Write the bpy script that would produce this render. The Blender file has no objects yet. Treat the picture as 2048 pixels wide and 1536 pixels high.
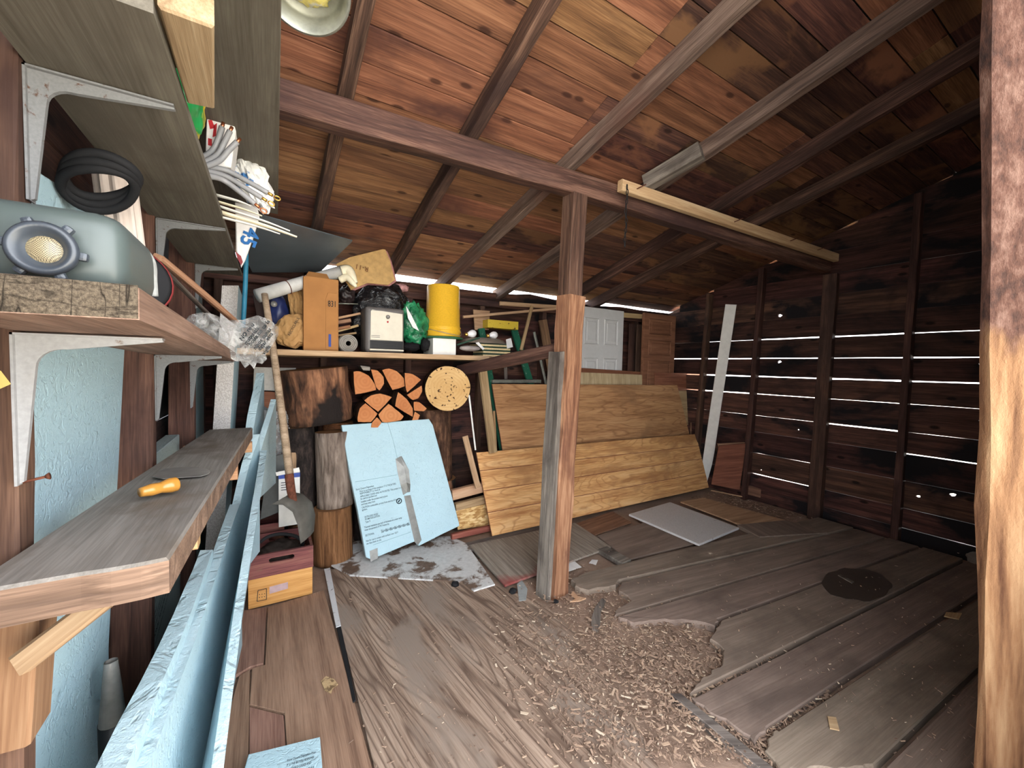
import bpy, bmesh, math, random
from mathutils import Vector, Matrix, noise

random.seed(7)
SC = bpy.context.scene
COL = SC.collection
R_ = random.Random(11)

# ------------------------------------------------------------------ camera, sky, sun, exposure
F_PX, CX, CY, CAM_Z = 806.0, 1024.0, 768.0, 1.25
AX_Y = Vector((533 - CX, -(722 - CY), -F_PX)).normalized()      # depth of the shed, seen from the camera
AX_X = Vector((2350 - CX, -(760 - CY), -F_PX))
AX_X = (AX_X - AX_Y * AX_X.dot(AX_Y)).normalized()
AX_Z = AX_X.cross(AX_Y)
CAM_R = Matrix((AX_X, AX_Y, AX_Z))
CAM_P = Vector((0, 0, CAM_Z))
cam_d = bpy.data.cameras.new('camera')
cam_d.sensor_width = 36.0
cam_d.lens = 36.0 * F_PX / 2048.0
cam_d.clip_start = 0.02
cam = bpy.data.objects.new('camera', cam_d)
cam.matrix_world = Matrix.Translation(CAM_P) @ CAM_R.to_4x4()
COL.objects.link(cam)
SC.camera = cam

world = bpy.data.worlds.new('sky')
SC.world = world
world.use_nodes = True
wn = world.node_tree
wn.nodes.clear()
w_out = wn.nodes.new('ShaderNodeOutputWorld')
w_bg = wn.nodes.new('ShaderNodeBackground')
w_sky = wn.nodes.new('ShaderNodeTexSky')
w_sky.sky_type = 'HOSEK_WILKIE'
w_sky.turbidity = 6.0
w_sky.ground_albedo = 0.4
SUN_DIR = Vector((0.66, 0.16, 0.74)).normalized()                # towards the sun: from the right, a little behind the shed
w_sky.sun_direction = SUN_DIR
w_mix = wn.nodes.new('ShaderNodeMix')
w_mix.data_type = 'RGBA'
w_mix.inputs[0].default_value = 0.7
w_mix.inputs[7].default_value = (0.95, 0.97, 1.0, 1)             # thin white cloud over the blue
wn.links.new(w_sky.outputs[0], w_mix.inputs[6])
wn.links.new(w_mix.outputs[2], w_bg.inputs[0])
w_bg.inputs[1].default_value = 1.0
wn.links.new(w_bg.outputs[0], w_out.inputs[0])

sun_d = bpy.data.lights.new('sun', 'SUN')
sun_d.energy = 7.0
sun_d.angle = math.radians(0.6)
sun_d.color = (1.0, 0.95, 0.87)
sun = bpy.data.objects.new('sun', sun_d)
sun.rotation_euler = SUN_DIR.to_track_quat('Z', 'Y').to_euler()
sun.location = (8, 2, 9)
COL.objects.link(sun)

vs = SC.view_settings
vs.view_transform = 'Standard'
vs.look = 'None'
vs.gamma = 1.0
vs.use_curve_mapping = False
vs.exposure = 3.72
SC.cycles.max_bounces = 10
SC.cycles.diffuse_bounces = 6
SC.cycles.sample_clamp_indirect = 8.0

# ------------------------------------------------------------------ pixel of the photograph -> point of the place, on a given plane
def _ray(px, py):
    return CAM_R @ Vector((px - CX, -(py - CY), -F_PX))
def gz(px, py, z):
    r = _ray(px, py); return CAM_P + r * ((z - CAM_Z) / r.z)
def gx(px, py, x):
    r = _ray(px, py); return CAM_P + r * (x / r.x)
def gy(px, py, y):
    r = _ray(px, py); return CAM_P + r * (y / r.y)
def gplane(px, py, p0, n):
    r = _ray(px, py); return CAM_P + r * ((p0 - CAM_P).dot(n) / r.dot(n))
def V(*a):
    return Vector(a)

# ------------------------------------------------------------------ colours and node materials
def lin(c):
    def f(u):
        u /= 255.0
        return u / 12.92 if u <= 0.04045 else ((u + 0.055) / 1.055) ** 2.4
    return (f(c[0]), f(c[1]), f(c[2]), 1.0)

class NT:
    def __init__(s, name):
        s.m = bpy.data.materials.new(name)
        s.m.use_nodes = True
        s.t = s.m.node_tree
        s.b = s.t.nodes['Principled BSDF']
        s.o = s.t.nodes['Material Output']
    def n(s, kind, **kw):
        x = s.t.nodes.new('ShaderNode' + kind)
        for k, v in kw.items():
            setattr(x, k, v)
        return x
    def l(s, a, b):
        s.t.links.new(a, b)
    def coords(s, scale, rand=True, loc=(0, 0, 0)):
        tc = s.n('TexCoord')
        src = tc.outputs['Object']
        if rand:
            oi = s.n('ObjectInfo')
            mu = s.n('VectorMath', operation='MULTIPLY')
            mu.inputs[1].default_value = (37.3, 91.7, 53.1)
            s.l(oi.outputs['Random'], mu.inputs[0])
            ad = s.n('VectorMath', operation='ADD')
            s.l(src, ad.inputs[0]); s.l(mu.outputs[0], ad.inputs[1])
            src = ad.outputs[0]
        mp = s.n('Mapping')
        mp.inputs['Scale'].default_value = scale
        mp.inputs['Location'].default_value = loc
        s.l(src, mp.inputs[0])
        return mp.outputs[0]
    def noise(s, vec, scale, detail=3, rough=.55, dist=0):
        x = s.n('TexNoise')
        x.inputs['Scale'].default_value = scale
        x.inputs['Detail'].default_value = detail
        x.inputs['Roughness'].default_value = rough
        x.inputs['Distortion'].default_value = dist
        s.l(vec, x.inputs['Vector'])
        return x.outputs['Fac']
    def ramp(s, fac, stops, interp='LINEAR'):
        x = s.n('ValToRGB')
        r = x.color_ramp
        r.interpolation = interp
        while len(r.elements) < len(stops):
            r.elements.new(0.5)
        for e, (p, c) in zip(r.elements, stops):
            e.position = p
            e.color = c if len(c) == 4 else (c[0], c[1], c[2], 1)
        s.l(fac, x.inputs[0])
        return x.outputs[0]
    def math(s, op, a, b=None, c=None):
        x = s.n('Math', operation=op)
        for i, v in enumerate((a, b, c)):
            if v is None: continue
            if isinstance(v, (int, float)): x.inputs[i].default_value = v
            else: s.l(v, x.inputs[i])
        return x.outputs[0]
    def mix(s, fac, a, b, mode='MIX'):
        x = s.n('Mix', data_type='RGBA', blend_type=mode)
        for sock, v in ((x.inputs[0], fac), (x.inputs[6], a), (x.inputs[7], b)):
            if isinstance(v, (int, float)): sock.default_value = v
            elif isinstance(v, tuple): sock.default_value = v
            else: s.l(v, sock)
        return x.outputs[2]
    def bump(s, h, strength=.3, dist=.01):
        x = s.n('Bump')
        x.inputs['Strength'].default_value = strength
        x.inputs['Distance'].default_value = dist
        s.l(h, x.inputs['Height'])
        s.l(x.outputs[0], s.b.inputs['Normal'])
    def done(s, col, rough=.7, spec=.3):
        if isinstance(col, tuple): s.b.inputs['Base Color'].default_value = col
        else: s.l(col, s.b.inputs['Base Color'])
        if isinstance(rough, (int, float)): s.b.inputs['Roughness'].default_value = rough
        else: s.l(rough, s.b.inputs['Roughness'])
        s.b.inputs['Specular IOR Level'].default_value = spec
        return s.m

DESAT = .2
WHITE4, BLACK4 = (1, 1, 1, 1), (0, 0, 0, 1)

def wood(name, dark, mid, light, lines=.35, k=9, stretch=.5, fine=1.0, stain=None, var=.25, rough=.75, spec=.25, bump=.25, knots=0.0, rand=True, axis='x', thin=.38, fdet=1.5):
    """Sawn or peeled timber, grain along the local x axis. stain = (colour, low, high, scale)."""
    def soft(c, k=DESAT):
        g = .3 * c[0] + .59 * c[1] + .11 * c[2]
        return tuple(x + (g - x) * k for x in c)
    dark, mid, light = soft(dark), soft(mid), soft(light)
    if stain: stain = (soft(stain[0]),) + tuple(stain[1:])
    s = NT(name)
    v = s.coords((1, 1, 1), rand)
    def mp(sc):
        m = s.n('Mapping'); m.inputs['Scale'].default_value = sc if axis == 'x' else (sc[1], sc[0], sc[2])
        s.l(v, m.inputs[0]); return m.outputs[0]
    # fine fibre
    fb1 = s.noise(mp((1.3, 26 * fine, 26 * fine)), 1.0, 4, .6)
    fb2 = s.noise(mp((7, 230 * fine, 230 * fine)), 1.0, 3, .6)
    fib = s.math('ADD', s.math('MULTIPLY', fb1, .58), s.math('MULTIPLY', fb2, .42))
    # growth-ring figure: contour lines of a slow, stretched noise
    fig = s.noise(mp((stretch, 4.2, 4.2)), 1.0, fdet, .45, .15)
    fr = s.math('PINGPONG', s.math('MULTIPLY', fig, float(k) * 2), 1.0)
    base = s.ramp(fib, [(.36, lin(dark)), (.5, lin(mid)), (.63, lin(light))])
    lf = s.ramp(fr, [(.0, WHITE4), (thin, BLACK4)])
    dk = lin(dark)
    col = s.mix(s.math('MULTIPLY', lf, lines), base, dk)
    if knots:
        vo = s.n('TexVoronoi', voronoi_dimensions='2D'); vo.inputs['Scale'].default_value = 1.0
        s.l(mp((2.4, 5.5, 5.5)), vo.inputs['Vector'])
        kf = s.ramp(vo.outputs['Distance'], [(.045, WHITE4), (.085, BLACK4)])
        col = s.mix(s.math('MULTIPLY', kf, knots), col, (dk[0] * .35, dk[1] * .3, dk[2] * .3, 1))
    if stain:
        sc_, lo, hi, scl = stain
        sn = s.noise(mp((scl, scl * 1.9, scl * 1.9)), 1.0, 5, .6, .4)
        col = s.mix(s.ramp(sn, [(lo, BLACK4), (hi, WHITE4)]), col, lin(sc_))
    if var:
        oi = s.n('ObjectInfo')
        hs = s.n('HueSaturation')
        s.l(s.math('MULTIPLY_ADD', oi.outputs['Random'], 2 * var, 1 - var), hs.inputs['Value'])
        r2 = s.math('FRACT', s.math('MULTIPLY', oi.outputs['Random'], 17.3))
        s.l(s.math('MULTIPLY_ADD', r2, .03, .485), hs.inputs['Hue'])
        s.l(col, hs.inputs['Color'])
        col = hs.outputs[0]
    s.bump(s.math('ADD', fib, s.math('MULTIPLY', lf, -.4)), bump, .004)
    return s.done(col, rough, spec)

def plain(name, c, rough=.6, spec=.3, mottle=.12, scale=20, metal=0, bump=0, c2=None, trans=0):
    s = NT(name)
    v = s.coords((1, 1, 1))
    f = s.noise(v, scale, 5, .6)
    a = lin(c)
    b = lin(c2) if c2 else tuple(x * (1 - mottle * 2) for x in a[:3]) + (1,)
    col = s.ramp(f, [(.35, b), (.62, a)])
    if bump: s.bump(f, bump, .004)
    s.b.inputs['Metallic'].default_value = metal
    if trans: s.b.inputs['Transmission Weight'].default_value = trans
    return s.done(col, rough, spec)

def painted(name, c, under, lo=.55, hi=.6, scale=9, rough=.6, stretch=(1, 1, 1), fine=0):
    """Paint or dirt lying in patches over another colour."""
    s = NT(name)
    v = s.coords(stretch)
    f = s.noise(v, scale, 7, .65, .3)
    g = s.noise(v, scale * 6, 3)
    a = s.ramp(g, [(.3, tuple(x * .82 for x in lin(c)[:3]) + (1,)), (.7, lin(c))])
    b = s.ramp(g, [(.3, tuple(x * .7 for x in lin(under)[:3]) + (1,)), (.7, lin(under))])
    s.bump(f, .15, .003)
    return s.done(s.mix(s.ramp(f, [(lo, BLACK4), (hi, WHITE4)]), a, b), rough)

M = {}
# timber of the shed
M['roof_board'] = wood('roof_board_wood', (90, 56, 36), (130, 84, 52), (158, 108, 70), lines=.42, k=11, stretch=.35, stain=((74, 46, 36), .55, .7, 1.1), var=.14, knots=.85)
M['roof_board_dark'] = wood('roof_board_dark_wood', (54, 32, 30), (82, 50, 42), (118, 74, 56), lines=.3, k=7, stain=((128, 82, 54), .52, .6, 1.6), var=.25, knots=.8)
M['rafter'] = wood('rafter_wood', (36, 24, 20), (74, 49, 39), (112, 80, 64), lines=.35, stain=((46, 30, 30), .5, .7, 1.2), var=.2)
M['rafter_grey'] = wood('rafter_grey_wood', (62, 48, 40), (94, 76, 64), (122, 102, 86), lines=.35, stain=((88, 56, 42), .52, .7, 1.2), var=.15)
M['beam'] = wood('beam_wood', (48, 32, 24), (90, 60, 44), (128, 94, 72), lines=.55, k=18, stretch=.3, stain=((64, 42, 38), .5, .7, .9), var=.1)
M['wall_board'] = wood('wall_board_wood', (38, 22, 19), (72, 42, 34), (102, 62, 47), lines=.35, stain=((20, 16, 20), .47, .6, 1.6), var=.3, knots=.9, rough=.8)
M['stud'] = wood('stud_wood', (48, 30, 25), (78, 50, 40), (104, 70, 54), lines=.3, stain=((44, 28, 26), .5, .7, 1.5), var=.15)
M['stud_red'] = wood('left_stud_wood', (58, 36, 30), (92, 58, 46), (120, 80, 64), lines=.3, stain=((60, 34, 30), .5, .7, 2), var=.12)
M['post'] = wood('post_wood', (98, 56, 36), (148, 98, 66), (184, 134, 96), lines=.5, k=10, stain=((92, 50, 38), .52, .66, 1.6), var=.08)
M['grey_wood'] = wood('weathered_grey_wood', (74, 66, 60), (110, 100, 92), (146, 134, 122), lines=.3, stain=((64, 54, 50), .52, .7, 2), var=.1)
M['plank_floor'] = wood('floor_plank_wood', (116, 98, 84), (132, 113, 97), (146, 127, 110), lines=.06, stain=((102, 87, 75), .45, .72, 2.4), var=.06, rough=.85)
M['door_post'] = None

# ------------------------------------------------------------------ mesh helpers
def put(name, me, mats, mw=None, parent=None, smooth=False):
    o = bpy.data.objects.new(name, me)
    COL.objects.link(o)
    for m in (mats if isinstance(mats, (list, tuple)) else [mats]):
        if len(me.materials) < (len(mats) if isinstance(mats, (list, tuple)) else 1):
            me.materials.append(m)
    if smooth:
        for p in me.polygons: p.use_smooth = True
    if mw is not None: o.matrix_world = mw
    if parent is not None:
        o.parent = parent
        o.matrix_parent_inverse = parent.matrix_basis.inverted()
    return o
def from_bm(name, bm, mats, mw=None, parent=None, smooth=False, recalc=True):
    if recalc: bmesh.ops.recalc_face_normals(bm, faces=bm.faces)
    me = bpy.data.meshes.new(name)
    bm.to_mesh(me); bm.free()
    return put(name, me, mats, mw, parent, smooth)
def tag(o, label=None, cat=None, group=None, kind=None):
    if label: o['label'] = label
    if cat: o['category'] = cat
    if group: o['group'] = group
    if kind: o['kind'] = kind
    return o
def thing(name, loc, label, cat, group=None):
    o = bpy.data.objects.new(name, None)
    COL.objects.link(o)
    o.empty_display_size = .05
    o.location = loc
    return tag(o, label, cat, group)
def struct(name, loc=(0, 0, 0)):
    o = bpy.data.objects.new(name, None)
    COL.objects.link(o)
    o.location = loc
    o['kind'] = 'structure'
    return o
def frame(origin, x, yh):
    x = Vector(x).normalized()
    z = x.cross(Vector(yh)).normalized()
    y = z.cross(x)
    return Matrix(((x.x, y.x, z.x, origin[0]), (x.y, y.y, z.y, origin[1]), (x.z, y.z, z.z, origin[2]), (0, 0, 0, 1)))

def board(name, a, b, w, t, up, mat, parent=None, ch=.004, wob=.0, via=(), seed=None, rag=0.0, nseg=None):
    """A sawn board from end centre a to end centre b; w is its size along `up`, t across. `via` bends it through more centres."""
    a, b = Vector(a), Vector(b)
    mw = frame((a + b) / 2, b - a, up)
    inv = mw.inverted()
    pts = [inv @ Vector(p) for p in [a, *via, b]]
    L = (b - a).length
    rr = random.Random(seed if seed is not None else int(abs(a.x * 7919 + a.y * 104729 + b.z * 1299709 + L * 15485863)) % 65521)
    n = nseg or max(1, int(L / .18)) if (wob or via or rag) else 1
    ch = min(ch, w * .3, t * .3)
    hw, ht = w / 2, t / 2
    sec = [(-hw + ch, -ht), (hw - ch, -ht), (hw, -ht + ch), (hw, ht - ch), (hw - ch, ht), (-hw + ch, ht), (-hw, ht - ch), (-hw, -ht + ch)]
    bm = bmesh.new()
    rings = []
    for i in range(n + 1):
        u = i / n
        x = -L / 2 + L * u
        cy = cz = 0.0
        for p, q in zip(pts, pts[1:]):
            if p.x - 1e-6 <= x <= q.x + 1e-6 and q.x > p.x:
                f = (x - p.x) / (q.x - p.x)
                cy = p.y + (q.y - p.y) * f; cz = p.z + (q.z - p.z) * f
        ring = []
        for (y, z) in sec:
            dx = rr.uniform(-rag, rag) if (i in (0, n)) else 0
            ring.append(bm.verts.new((x + dx, y + cy + rr.uniform(-wob, wob), z + cz + rr.uniform(-wob, wob) * .6)))
        rings.append(ring)
    for r0, r1 in zip(rings, rings[1:]):
        for j in range(8):
            bm.faces.new((r0[j], r0[(j + 1) % 8], r1[(j + 1) % 8], r1[j]))
    bm.faces.new(rings[0]); bm.faces.new(rings[-1])
    return from_bm(name, bm, mat, mw, parent)

def slab(name, pts, t, mat, parent=None, toward=None, bev=.002, xdir=None, side=None):
    """A flat sheet whose visible face has the given outline; its thickness lies behind that face."""
    pts = [Vector(p) for p in pts]
    n = Vector((0, 0, 0))
    for p, q in zip(pts, pts[1:] + pts[:1]):
        n += Vector(((p.y - q.y) * (p.z + q.z), (p.z - q.z) * (p.x + q.x), (p.x - q.x) * (p.y + q.y)))
    n.normalize()
    c = sum(pts, Vector()) / len(pts)
    if n.dot((Vector(toward) if toward is not None else CAM_P) - c) < 0: n = -n
    x = Vector(xdir) if xdir is not None else pts[1] - pts[0]
    x = (x - n * x.dot(n)).normalized()
    y = n.cross(x)
    mw = Matrix(((x.x, y.x, n.x, c.x), (x.y, y.y, n.y, c.y), (x.z, y.z, n.z, c.z), (0, 0, 0, 1)))
    inv = mw.inverted()
    bm = bmesh.new()
    top = [bm.verts.new((q.x, q.y, 0)) for q in (inv @ p for p in pts)]
    bot = [bm.verts.new((q.co.x, q.co.y, -t)) for q in top]
    ft = bm.faces.new(top)
    bm.faces.new(bot[::-1])
    for i in range(len(top)):
        j = (i + 1) % len(top)
        f = bm.faces.new((top[i], bot[i], bot[j], top[j]))
        if side is not None: f.material_index = 1
    bmesh.ops.recalc_face_normals(bm, faces=bm.faces)
    if bev:
        bmesh.ops.bevel(bm, geom=[e for e in bm.edges if e in ft.edges], offset=bev, segments=1, affect='EDGES')
    return from_bm(name, bm, [mat, side] if side is not None else mat, mw, parent)

def ragged(a, b, n, amp, rr, keep_ends=True):
    """Points from a to b with a broken, uneven course (b left out)."""
    a, b = Vector(a), Vector(b)
    d = (b - a)
    out = []
    for i in range(n):
        p = a + d * (i / n)
        if i or not keep_ends:
            p = p + Vector((rr.uniform(-amp, amp), rr.uniform(-amp, amp), 0)) if abs(d.z) < abs(d.length) * .2 else p + Vector((rr.uniform(-amp, amp), 0, rr.uniform(-amp, amp)))
        out.append(p)
    return out

def lathe(name, prof, mat, mw=None, parent=None, seg=32, smooth=True, mats=None):
    bm = bmesh.new()
    rings = []
    for r, z in prof:
        if r < 1e-6:
            rings.append([bm.verts.new((0, 0, z))])
        else:
            rings.append([bm.verts.new((r * math.cos(2 * math.pi * i / seg), r * math.sin(2 * math.pi * i / seg), z)) for i in range(seg)])
    for r0, r1 in zip(rings, rings[1:]):
        for i in range(seg):
            j = (i + 1) % seg
            if len(r0) == 1 and len(r1) == 1: continue
            if len(r0) == 1: bm.faces.new((r0[0], r1[j], r1[i]))
            elif len(r1) == 1: bm.faces.new((r0[i], r0[j], r1[0]))
            else: bm.faces.new((r0[i], r0[j], r1[j], r1[i]))
    o = from_bm(name, bm, mat, mw, parent, smooth)
    return o

def smooth_path(pts, n=6):
    pts = [Vector(p) for p in pts]
    if len(pts) < 3: return pts
    out = []
    P = [pts[0] * 2 - pts[1]] + pts + [pts[-1] * 2 - pts[-2]]
    for i in range(1, len(P) - 2):
        for k in range(n):
            t = k / n
            out.append(.5 * ((2 * P[i]) + (P[i + 1] - P[i - 1]) * t + (2 * P[i - 1] - 5 * P[i] + 4 * P[i + 1] - P[i + 2]) * t * t + (3 * P[i] - P[i - 1] - 3 * P[i + 1] + P[i + 2]) * t ** 3))
    out.append(pts[-1])
    return out

def sweep(bm, pts, rad, seg=8, closed=False, flat=1.0, cap=True):
    pts = [Vector(p) for p in pts]
    n = len(pts)
    rad = rad if isinstance(rad, (list, tuple)) else [rad] * n
    up = Vector((0, 0, 1))
    rings = []
    prev = None
    for i in range(n):
        d = (pts[(i + 1) % n] - pts[i - 1]) if (closed or 0 < i < n - 1) else (pts[1] - pts[0] if i == 0 else pts[-1] - pts[-2])
        d.normalize()
        if prev is None:
            s = d.cross(up)
            if s.length < .1: s = d.cross(Vector((1, 0, 0)))
        else:
            s = prev - d * prev.dot(d)
        s.normalize(); prev = s
        t = s.cross(d)
        rings.append([bm.verts.new(pts[i] + (s * math.cos(2 * math.pi * k / seg) + t * flat * math.sin(2 * math.pi * k / seg)) * rad[i]) for k in range(seg)])
    for i in range(n if closed else n - 1):
        a, b = rings[i], rings[(i + 1) % n]
        for k in range(seg):
            bm.faces.new((a[k], a[(k + 1) % seg], b[(k + 1) % seg], b[k]))
    if cap and not closed:
        bm.faces.new(rings[0]); bm.faces.new(rings[-1])

def tube(name, pts, rad, mat, parent=None, seg=8, closed=False, n=6, flat=1.0, smooth=True):
    o = Vector(pts[0])
    bm = bmesh.new()
    P = smooth_path([Vector(p) - o for p in pts], n) if n > 1 else [Vector(p) - o for p in pts]
    if isinstance(rad, (list, tuple)):
        m = len(P)
        rr_ = []
        for i in range(m):
            u = i / (m - 1) * (len(rad) - 1)
            k = min(int(u), len(rad) - 2)
            rr_.append(rad[k] + (rad[k + 1] - rad[k]) * (u - k))
        rad = rr_
    sweep(bm, P, rad, seg, closed, flat)
    return from_bm(name, bm, mat, Matrix.Translation(o), parent, smooth)

def blob(name, c, size, mat, parent=None, sub=4, amp=.18, freq=3.0, seed=0, flat_bottom=None, smooth=True, rot=None, crease=.0):
    """A stuffed or crumpled bag: a rounded body pushed in and out by noise, settled on its base."""
    bm = bmesh.new()
    bmesh.ops.create_icosphere(bm, subdivisions=sub, radius=1.0)
    off = Vector((seed * 3.1, seed * 7.7, seed * 1.3))
    for v in bm.verts:
        d = v.co.normalized()
        r = 1 + amp * noise.noise(d * freq + off) + amp * .5 * noise.noise(d * freq * 2.3 + off)
        if crease:
            r -= crease * (1 - abs(noise.noise(d * freq * 1.7 + off * 2))) ** 6
        v.co = Vector((d.x * r * size[0], d.y * r * size[1], d.z * r * size[2]))
        if flat_bottom is not None and v.co.z < flat_bottom * size[2]:
            v.co.z = flat_bottom * size[2] + (v.co.z - flat_bottom * size[2]) * .05
    mw = Matrix.Translation(c)
    if rot is not None: mw = mw @ rot
    return from_bm(name, bm, mat, mw, parent, smooth)

def boxbm(bm, lo, hi, mi=0, bev=0):
    x0, y0, z0 = lo; x1, y1, z1 = hi
    vs_ = [bm.verts.new(p) for p in ((x0, y0, z0), (x1, y0, z0), (x1, y1, z0), (x0, y1, z0), (x0, y0, z1), (x1, y0, z1), (x1, y1, z1), (x0, y1, z1))]
    fs = []
    for q in ((0, 3, 2, 1), (4, 5, 6, 7), (0, 1, 5, 4), (1, 2, 6, 5), (2, 3, 7, 6), (3, 0, 4, 7)):
        f = bm.faces.new([vs_[i] for i in q]); f.material_index = mi; fs.append(f)
    if bev:
        es = list({e for f in fs for e in f.edges})
        bmesh.ops.bevel(bm, geom=es, offset=bev, segments=2, affect='EDGES', profile=.6)
def box(name, lo, hi, mat, mw=None, parent=None, bev=.003, smooth=False):
    bm = bmesh.new()
    boxbm(bm, lo, hi, 0, bev)
    return from_bm(name, bm, mat, mw, parent, smooth)

def text(name, s, mw, size, mat, parent, shear=0, align='LEFT', squash=1.0, bold=0.0):
    """Flat printed lettering as a thin mesh in the local xy plane of mw."""
    cu = bpy.data.curves.new(name, 'FONT')
    cu.body = s; cu.size = size; cu.shear = shear; cu.align_x = align; cu.offset = bold
    cu.resolution_u = 2
    tmp = bpy.data.objects.new(name, cu)
    me = bpy.data.meshes.new_from_object(tmp)
    bpy.data.objects.remove(tmp); bpy.data.curves.remove(cu)
    me.name = name
    if squash != 1.0:
        for v in me.vertices: v.co.x *= squash
    return put(name, me, mat, mw, parent)

def rot(ax, deg):
    return Matrix.Rotation(math.radians(deg), 4, ax)

# ------------------------------------------------------------------ the shed itself
RZ0, RS = 2.82, .31                       # underside of the rafters: z = RZ0 - RS * y
def rz(y): return RZ0 - RS * y
XL, XR, YB, YF = -.31, 4.0, 3.1, .12      # stud faces left and right, back wall, front wall
SLOPE = Vector((0, 1, -RS)).normalized()
ROOF_N = Vector((0, RS, 1)).normalized()

# ground outside and the earth floor inside
gm = NT('grass_ground')
gv = gm.coords((1, 1, 1), False)
gmat = gm.done(gm.ramp(gm.noise(gv, 3, 6), [(.35, lin((140, 136, 126))), (.65, lin((176, 172, 162)))]), .9)
bm = bmesh.new()
bmesh.ops.create_grid(bm, x_segments=2, y_segments=2, size=40)
tag(from_bm('ground', bm, gmat, Matrix.Translation((0, 0, -.16))), kind='structure')

dm = NT('earth_and_sawdust')
dv = dm.coords((1, 1, 1), False)
d1 = dm.noise(dv, 5, 7, .65)
d2 = dm.noise(dv, 90, 4, .7)
dcol = dm.mix(d2, dm.ramp(d1, [(.3, lin((120, 99, 86))), (.7, lin((152, 129, 113)))]), dm.ramp(d1, [(.3, lin((138, 115, 99))), (.7, lin((172, 148, 130)))]))
dm.bump(d2, .5, .006)
M['dirt'] = dm.done(dcol, .95, .1)
floor = struct('floor')
bm = bmesh.new()
NX, NY = 90, 66
gv_ = [[None] * (NX + 1) for _ in range(NY + 1)]
for j in range(NY + 1):
    for i in range(NX + 1):
        x = -.5 + 4.7 * i / NX; y = -.35 + 3.6 * j / NY
        z = -.014 + .008 * noise.noise(Vector((x * 3, y * 3, 0))) + .004 * noise.noise(Vector((x * 11, y * 11, 3)))
        dd = math.hypot((x - 1.5) / .42, (y - 1.35) / .5)
        if dd < 1: z += .016 * (1 - dd) ** 1.0
        gv_[j][i] = bm.verts.new((x, y, z))
for j in range(NY):
    for i in range(NX):
        bm.faces.new((gv_[j][i], gv_[j][i + 1], gv_[j + 1][i + 1], gv_[j + 1][i]))
from_bm('earth', bm, M['dirt'], None, floor, True)

# heavy floor planks on the right, rotted off at their left ends
ZP = .024
def seam(p, q, xr=3.98, xl=None):
    a, b = gz(*p, ZP), gz(*q, ZP)
    d = (b - a) / (b.x - a.x)
    return (a + d * (xl - a.x)) if xl is not None else a, a + d * (xr - a.x)
seams = [seam((1165, 1146), (1560, 1052)), seam((1240, 1161), (1560, 1089)), seam((1232, 1231), (1614, 1120)),
         seam((1440, 1240), (1771, 1120)), seam((1383, 1388), (1862, 1151)), seam((1548, 1455), (1970, 1182)),
         seam((1771, 1526), (1970, 1331), xl=1.62)]
last = seam((1771, 1526), (1970, 1331), xl=1.62)
seams.append((last[0] + V(.12, -.26, 0), last[1] + V(0, -.26, 0)))
seams.append((last[0] + V(.2, -.52, 0), last[1] + V(0, -.52, 0)))
rr = random.Random(5)
lefts = {0: [(1142, 1160), (1150, 1172), (1178, 1182), (1200, 1176), (1232, 1171)],
         1: [(1238, 1180), (1262, 1200), (1236, 1214)],
         2: [(1240, 1236), (1268, 1246), (1330, 1238), (1392, 1242), (1430, 1252)],
         3: [(1438, 1252), (1420, 1278), (1448, 1300), (1444, 1330), (1400, 1360)],
         4: [(1384, 1394), (1420, 1424), (1470, 1452), (1510, 1486)],
         5: [(1545, 1462), (1530, 1500), (1560, 1540)]}
for i in range(len(seams) - 1):
    (a, b), (c, d) = seams[i], seams[i + 1]
    g = .006 + .004 * (i % 3)
    g = .014 if i in (4, 5) else g
    mid = [gz(*p, ZP) for p in lefts[i]] if i in lefts else []
    top = [a + V(0, -g, 0)] + [a.lerp(b, u) + V(0, -g + rr.uniform(-.003, .003), 0) for u in (.2, .4, .6, .8)] + [b + V(0, -g, 0)]
    bot = [d + V(0, g, 0)] + [c.lerp(d, u) + V(0, g + rr.uniform(-.003, .003), 0) for u in (.8, .6, .4, .2)] + [c + V(0, g, 0)]
    z_ = rr.uniform(-.004, .004)
    if mid:
        full = [bot[-1]] + mid[::-1] + [top[0]]
        fine = []
        for p, q in zip(full, full[1:]):
            nn = max(2, int((q - p).length / .022))
            fine += [p.lerp(q, e / nn) + V(rr.uniform(-.009, .012), rr.uniform(-.007, .007), 0) for e in range(1, nn)] + [q]
        mid = fine[:-1][::-1]
    pts = [p + V(0, 0, z_) for p in top + bot + mid[::-1]]
    slab('plank', pts, .035, M['plank_floor'], floor, toward=(2, 1, 5), xdir=b - a, bev=.004)
slab('sill_strip', [gz(1340, 1386, .02), gz(1362, 1386, .02), gz(1560, 1545, .02), gz(1530, 1545, .02)], .03, M['grey_wood'], floor, toward=(1, 1, 5))

# ---- right wall: level boards with daylight between them
wall_r = struct('wall_right')
zs = [-.12, .10, .25, .455, .66, .82, 1.03, 1.20, 1.375, 1.555, 1.735, 1.91, 2.085, 2.27, 2.45, 2.63, 2.82]
bays = [3.2, 2.62, 2.1, 1.56, 1.05, .52, .0]         # stud lines, back to front
gaps = {  # seam height -> opening in each bay
    .25: [.004, .004, .013, .003, .004, .003], .455: [.002, .002, .006, .003, .003, .002], .66: [.002, .002, .003, .003, .012, .004],
    .82: [.003, .003, .003, .014, .003, .003], 1.03: [.012, .014, .009, .004, .003, .003], 1.20: [.014, .014, .014, .016, .012, .012],
    1.375: [.012, .012, .011, .008, .011, .011], 1.555: [.002, .004, .013, .013, .008, .008], 2.085: [.001, .001, .001, .002, .002, .001], .10: [.001, .001, .002, .003, .006, .006]}
XB = XR + .07
rr = random.Random(21)
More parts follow.
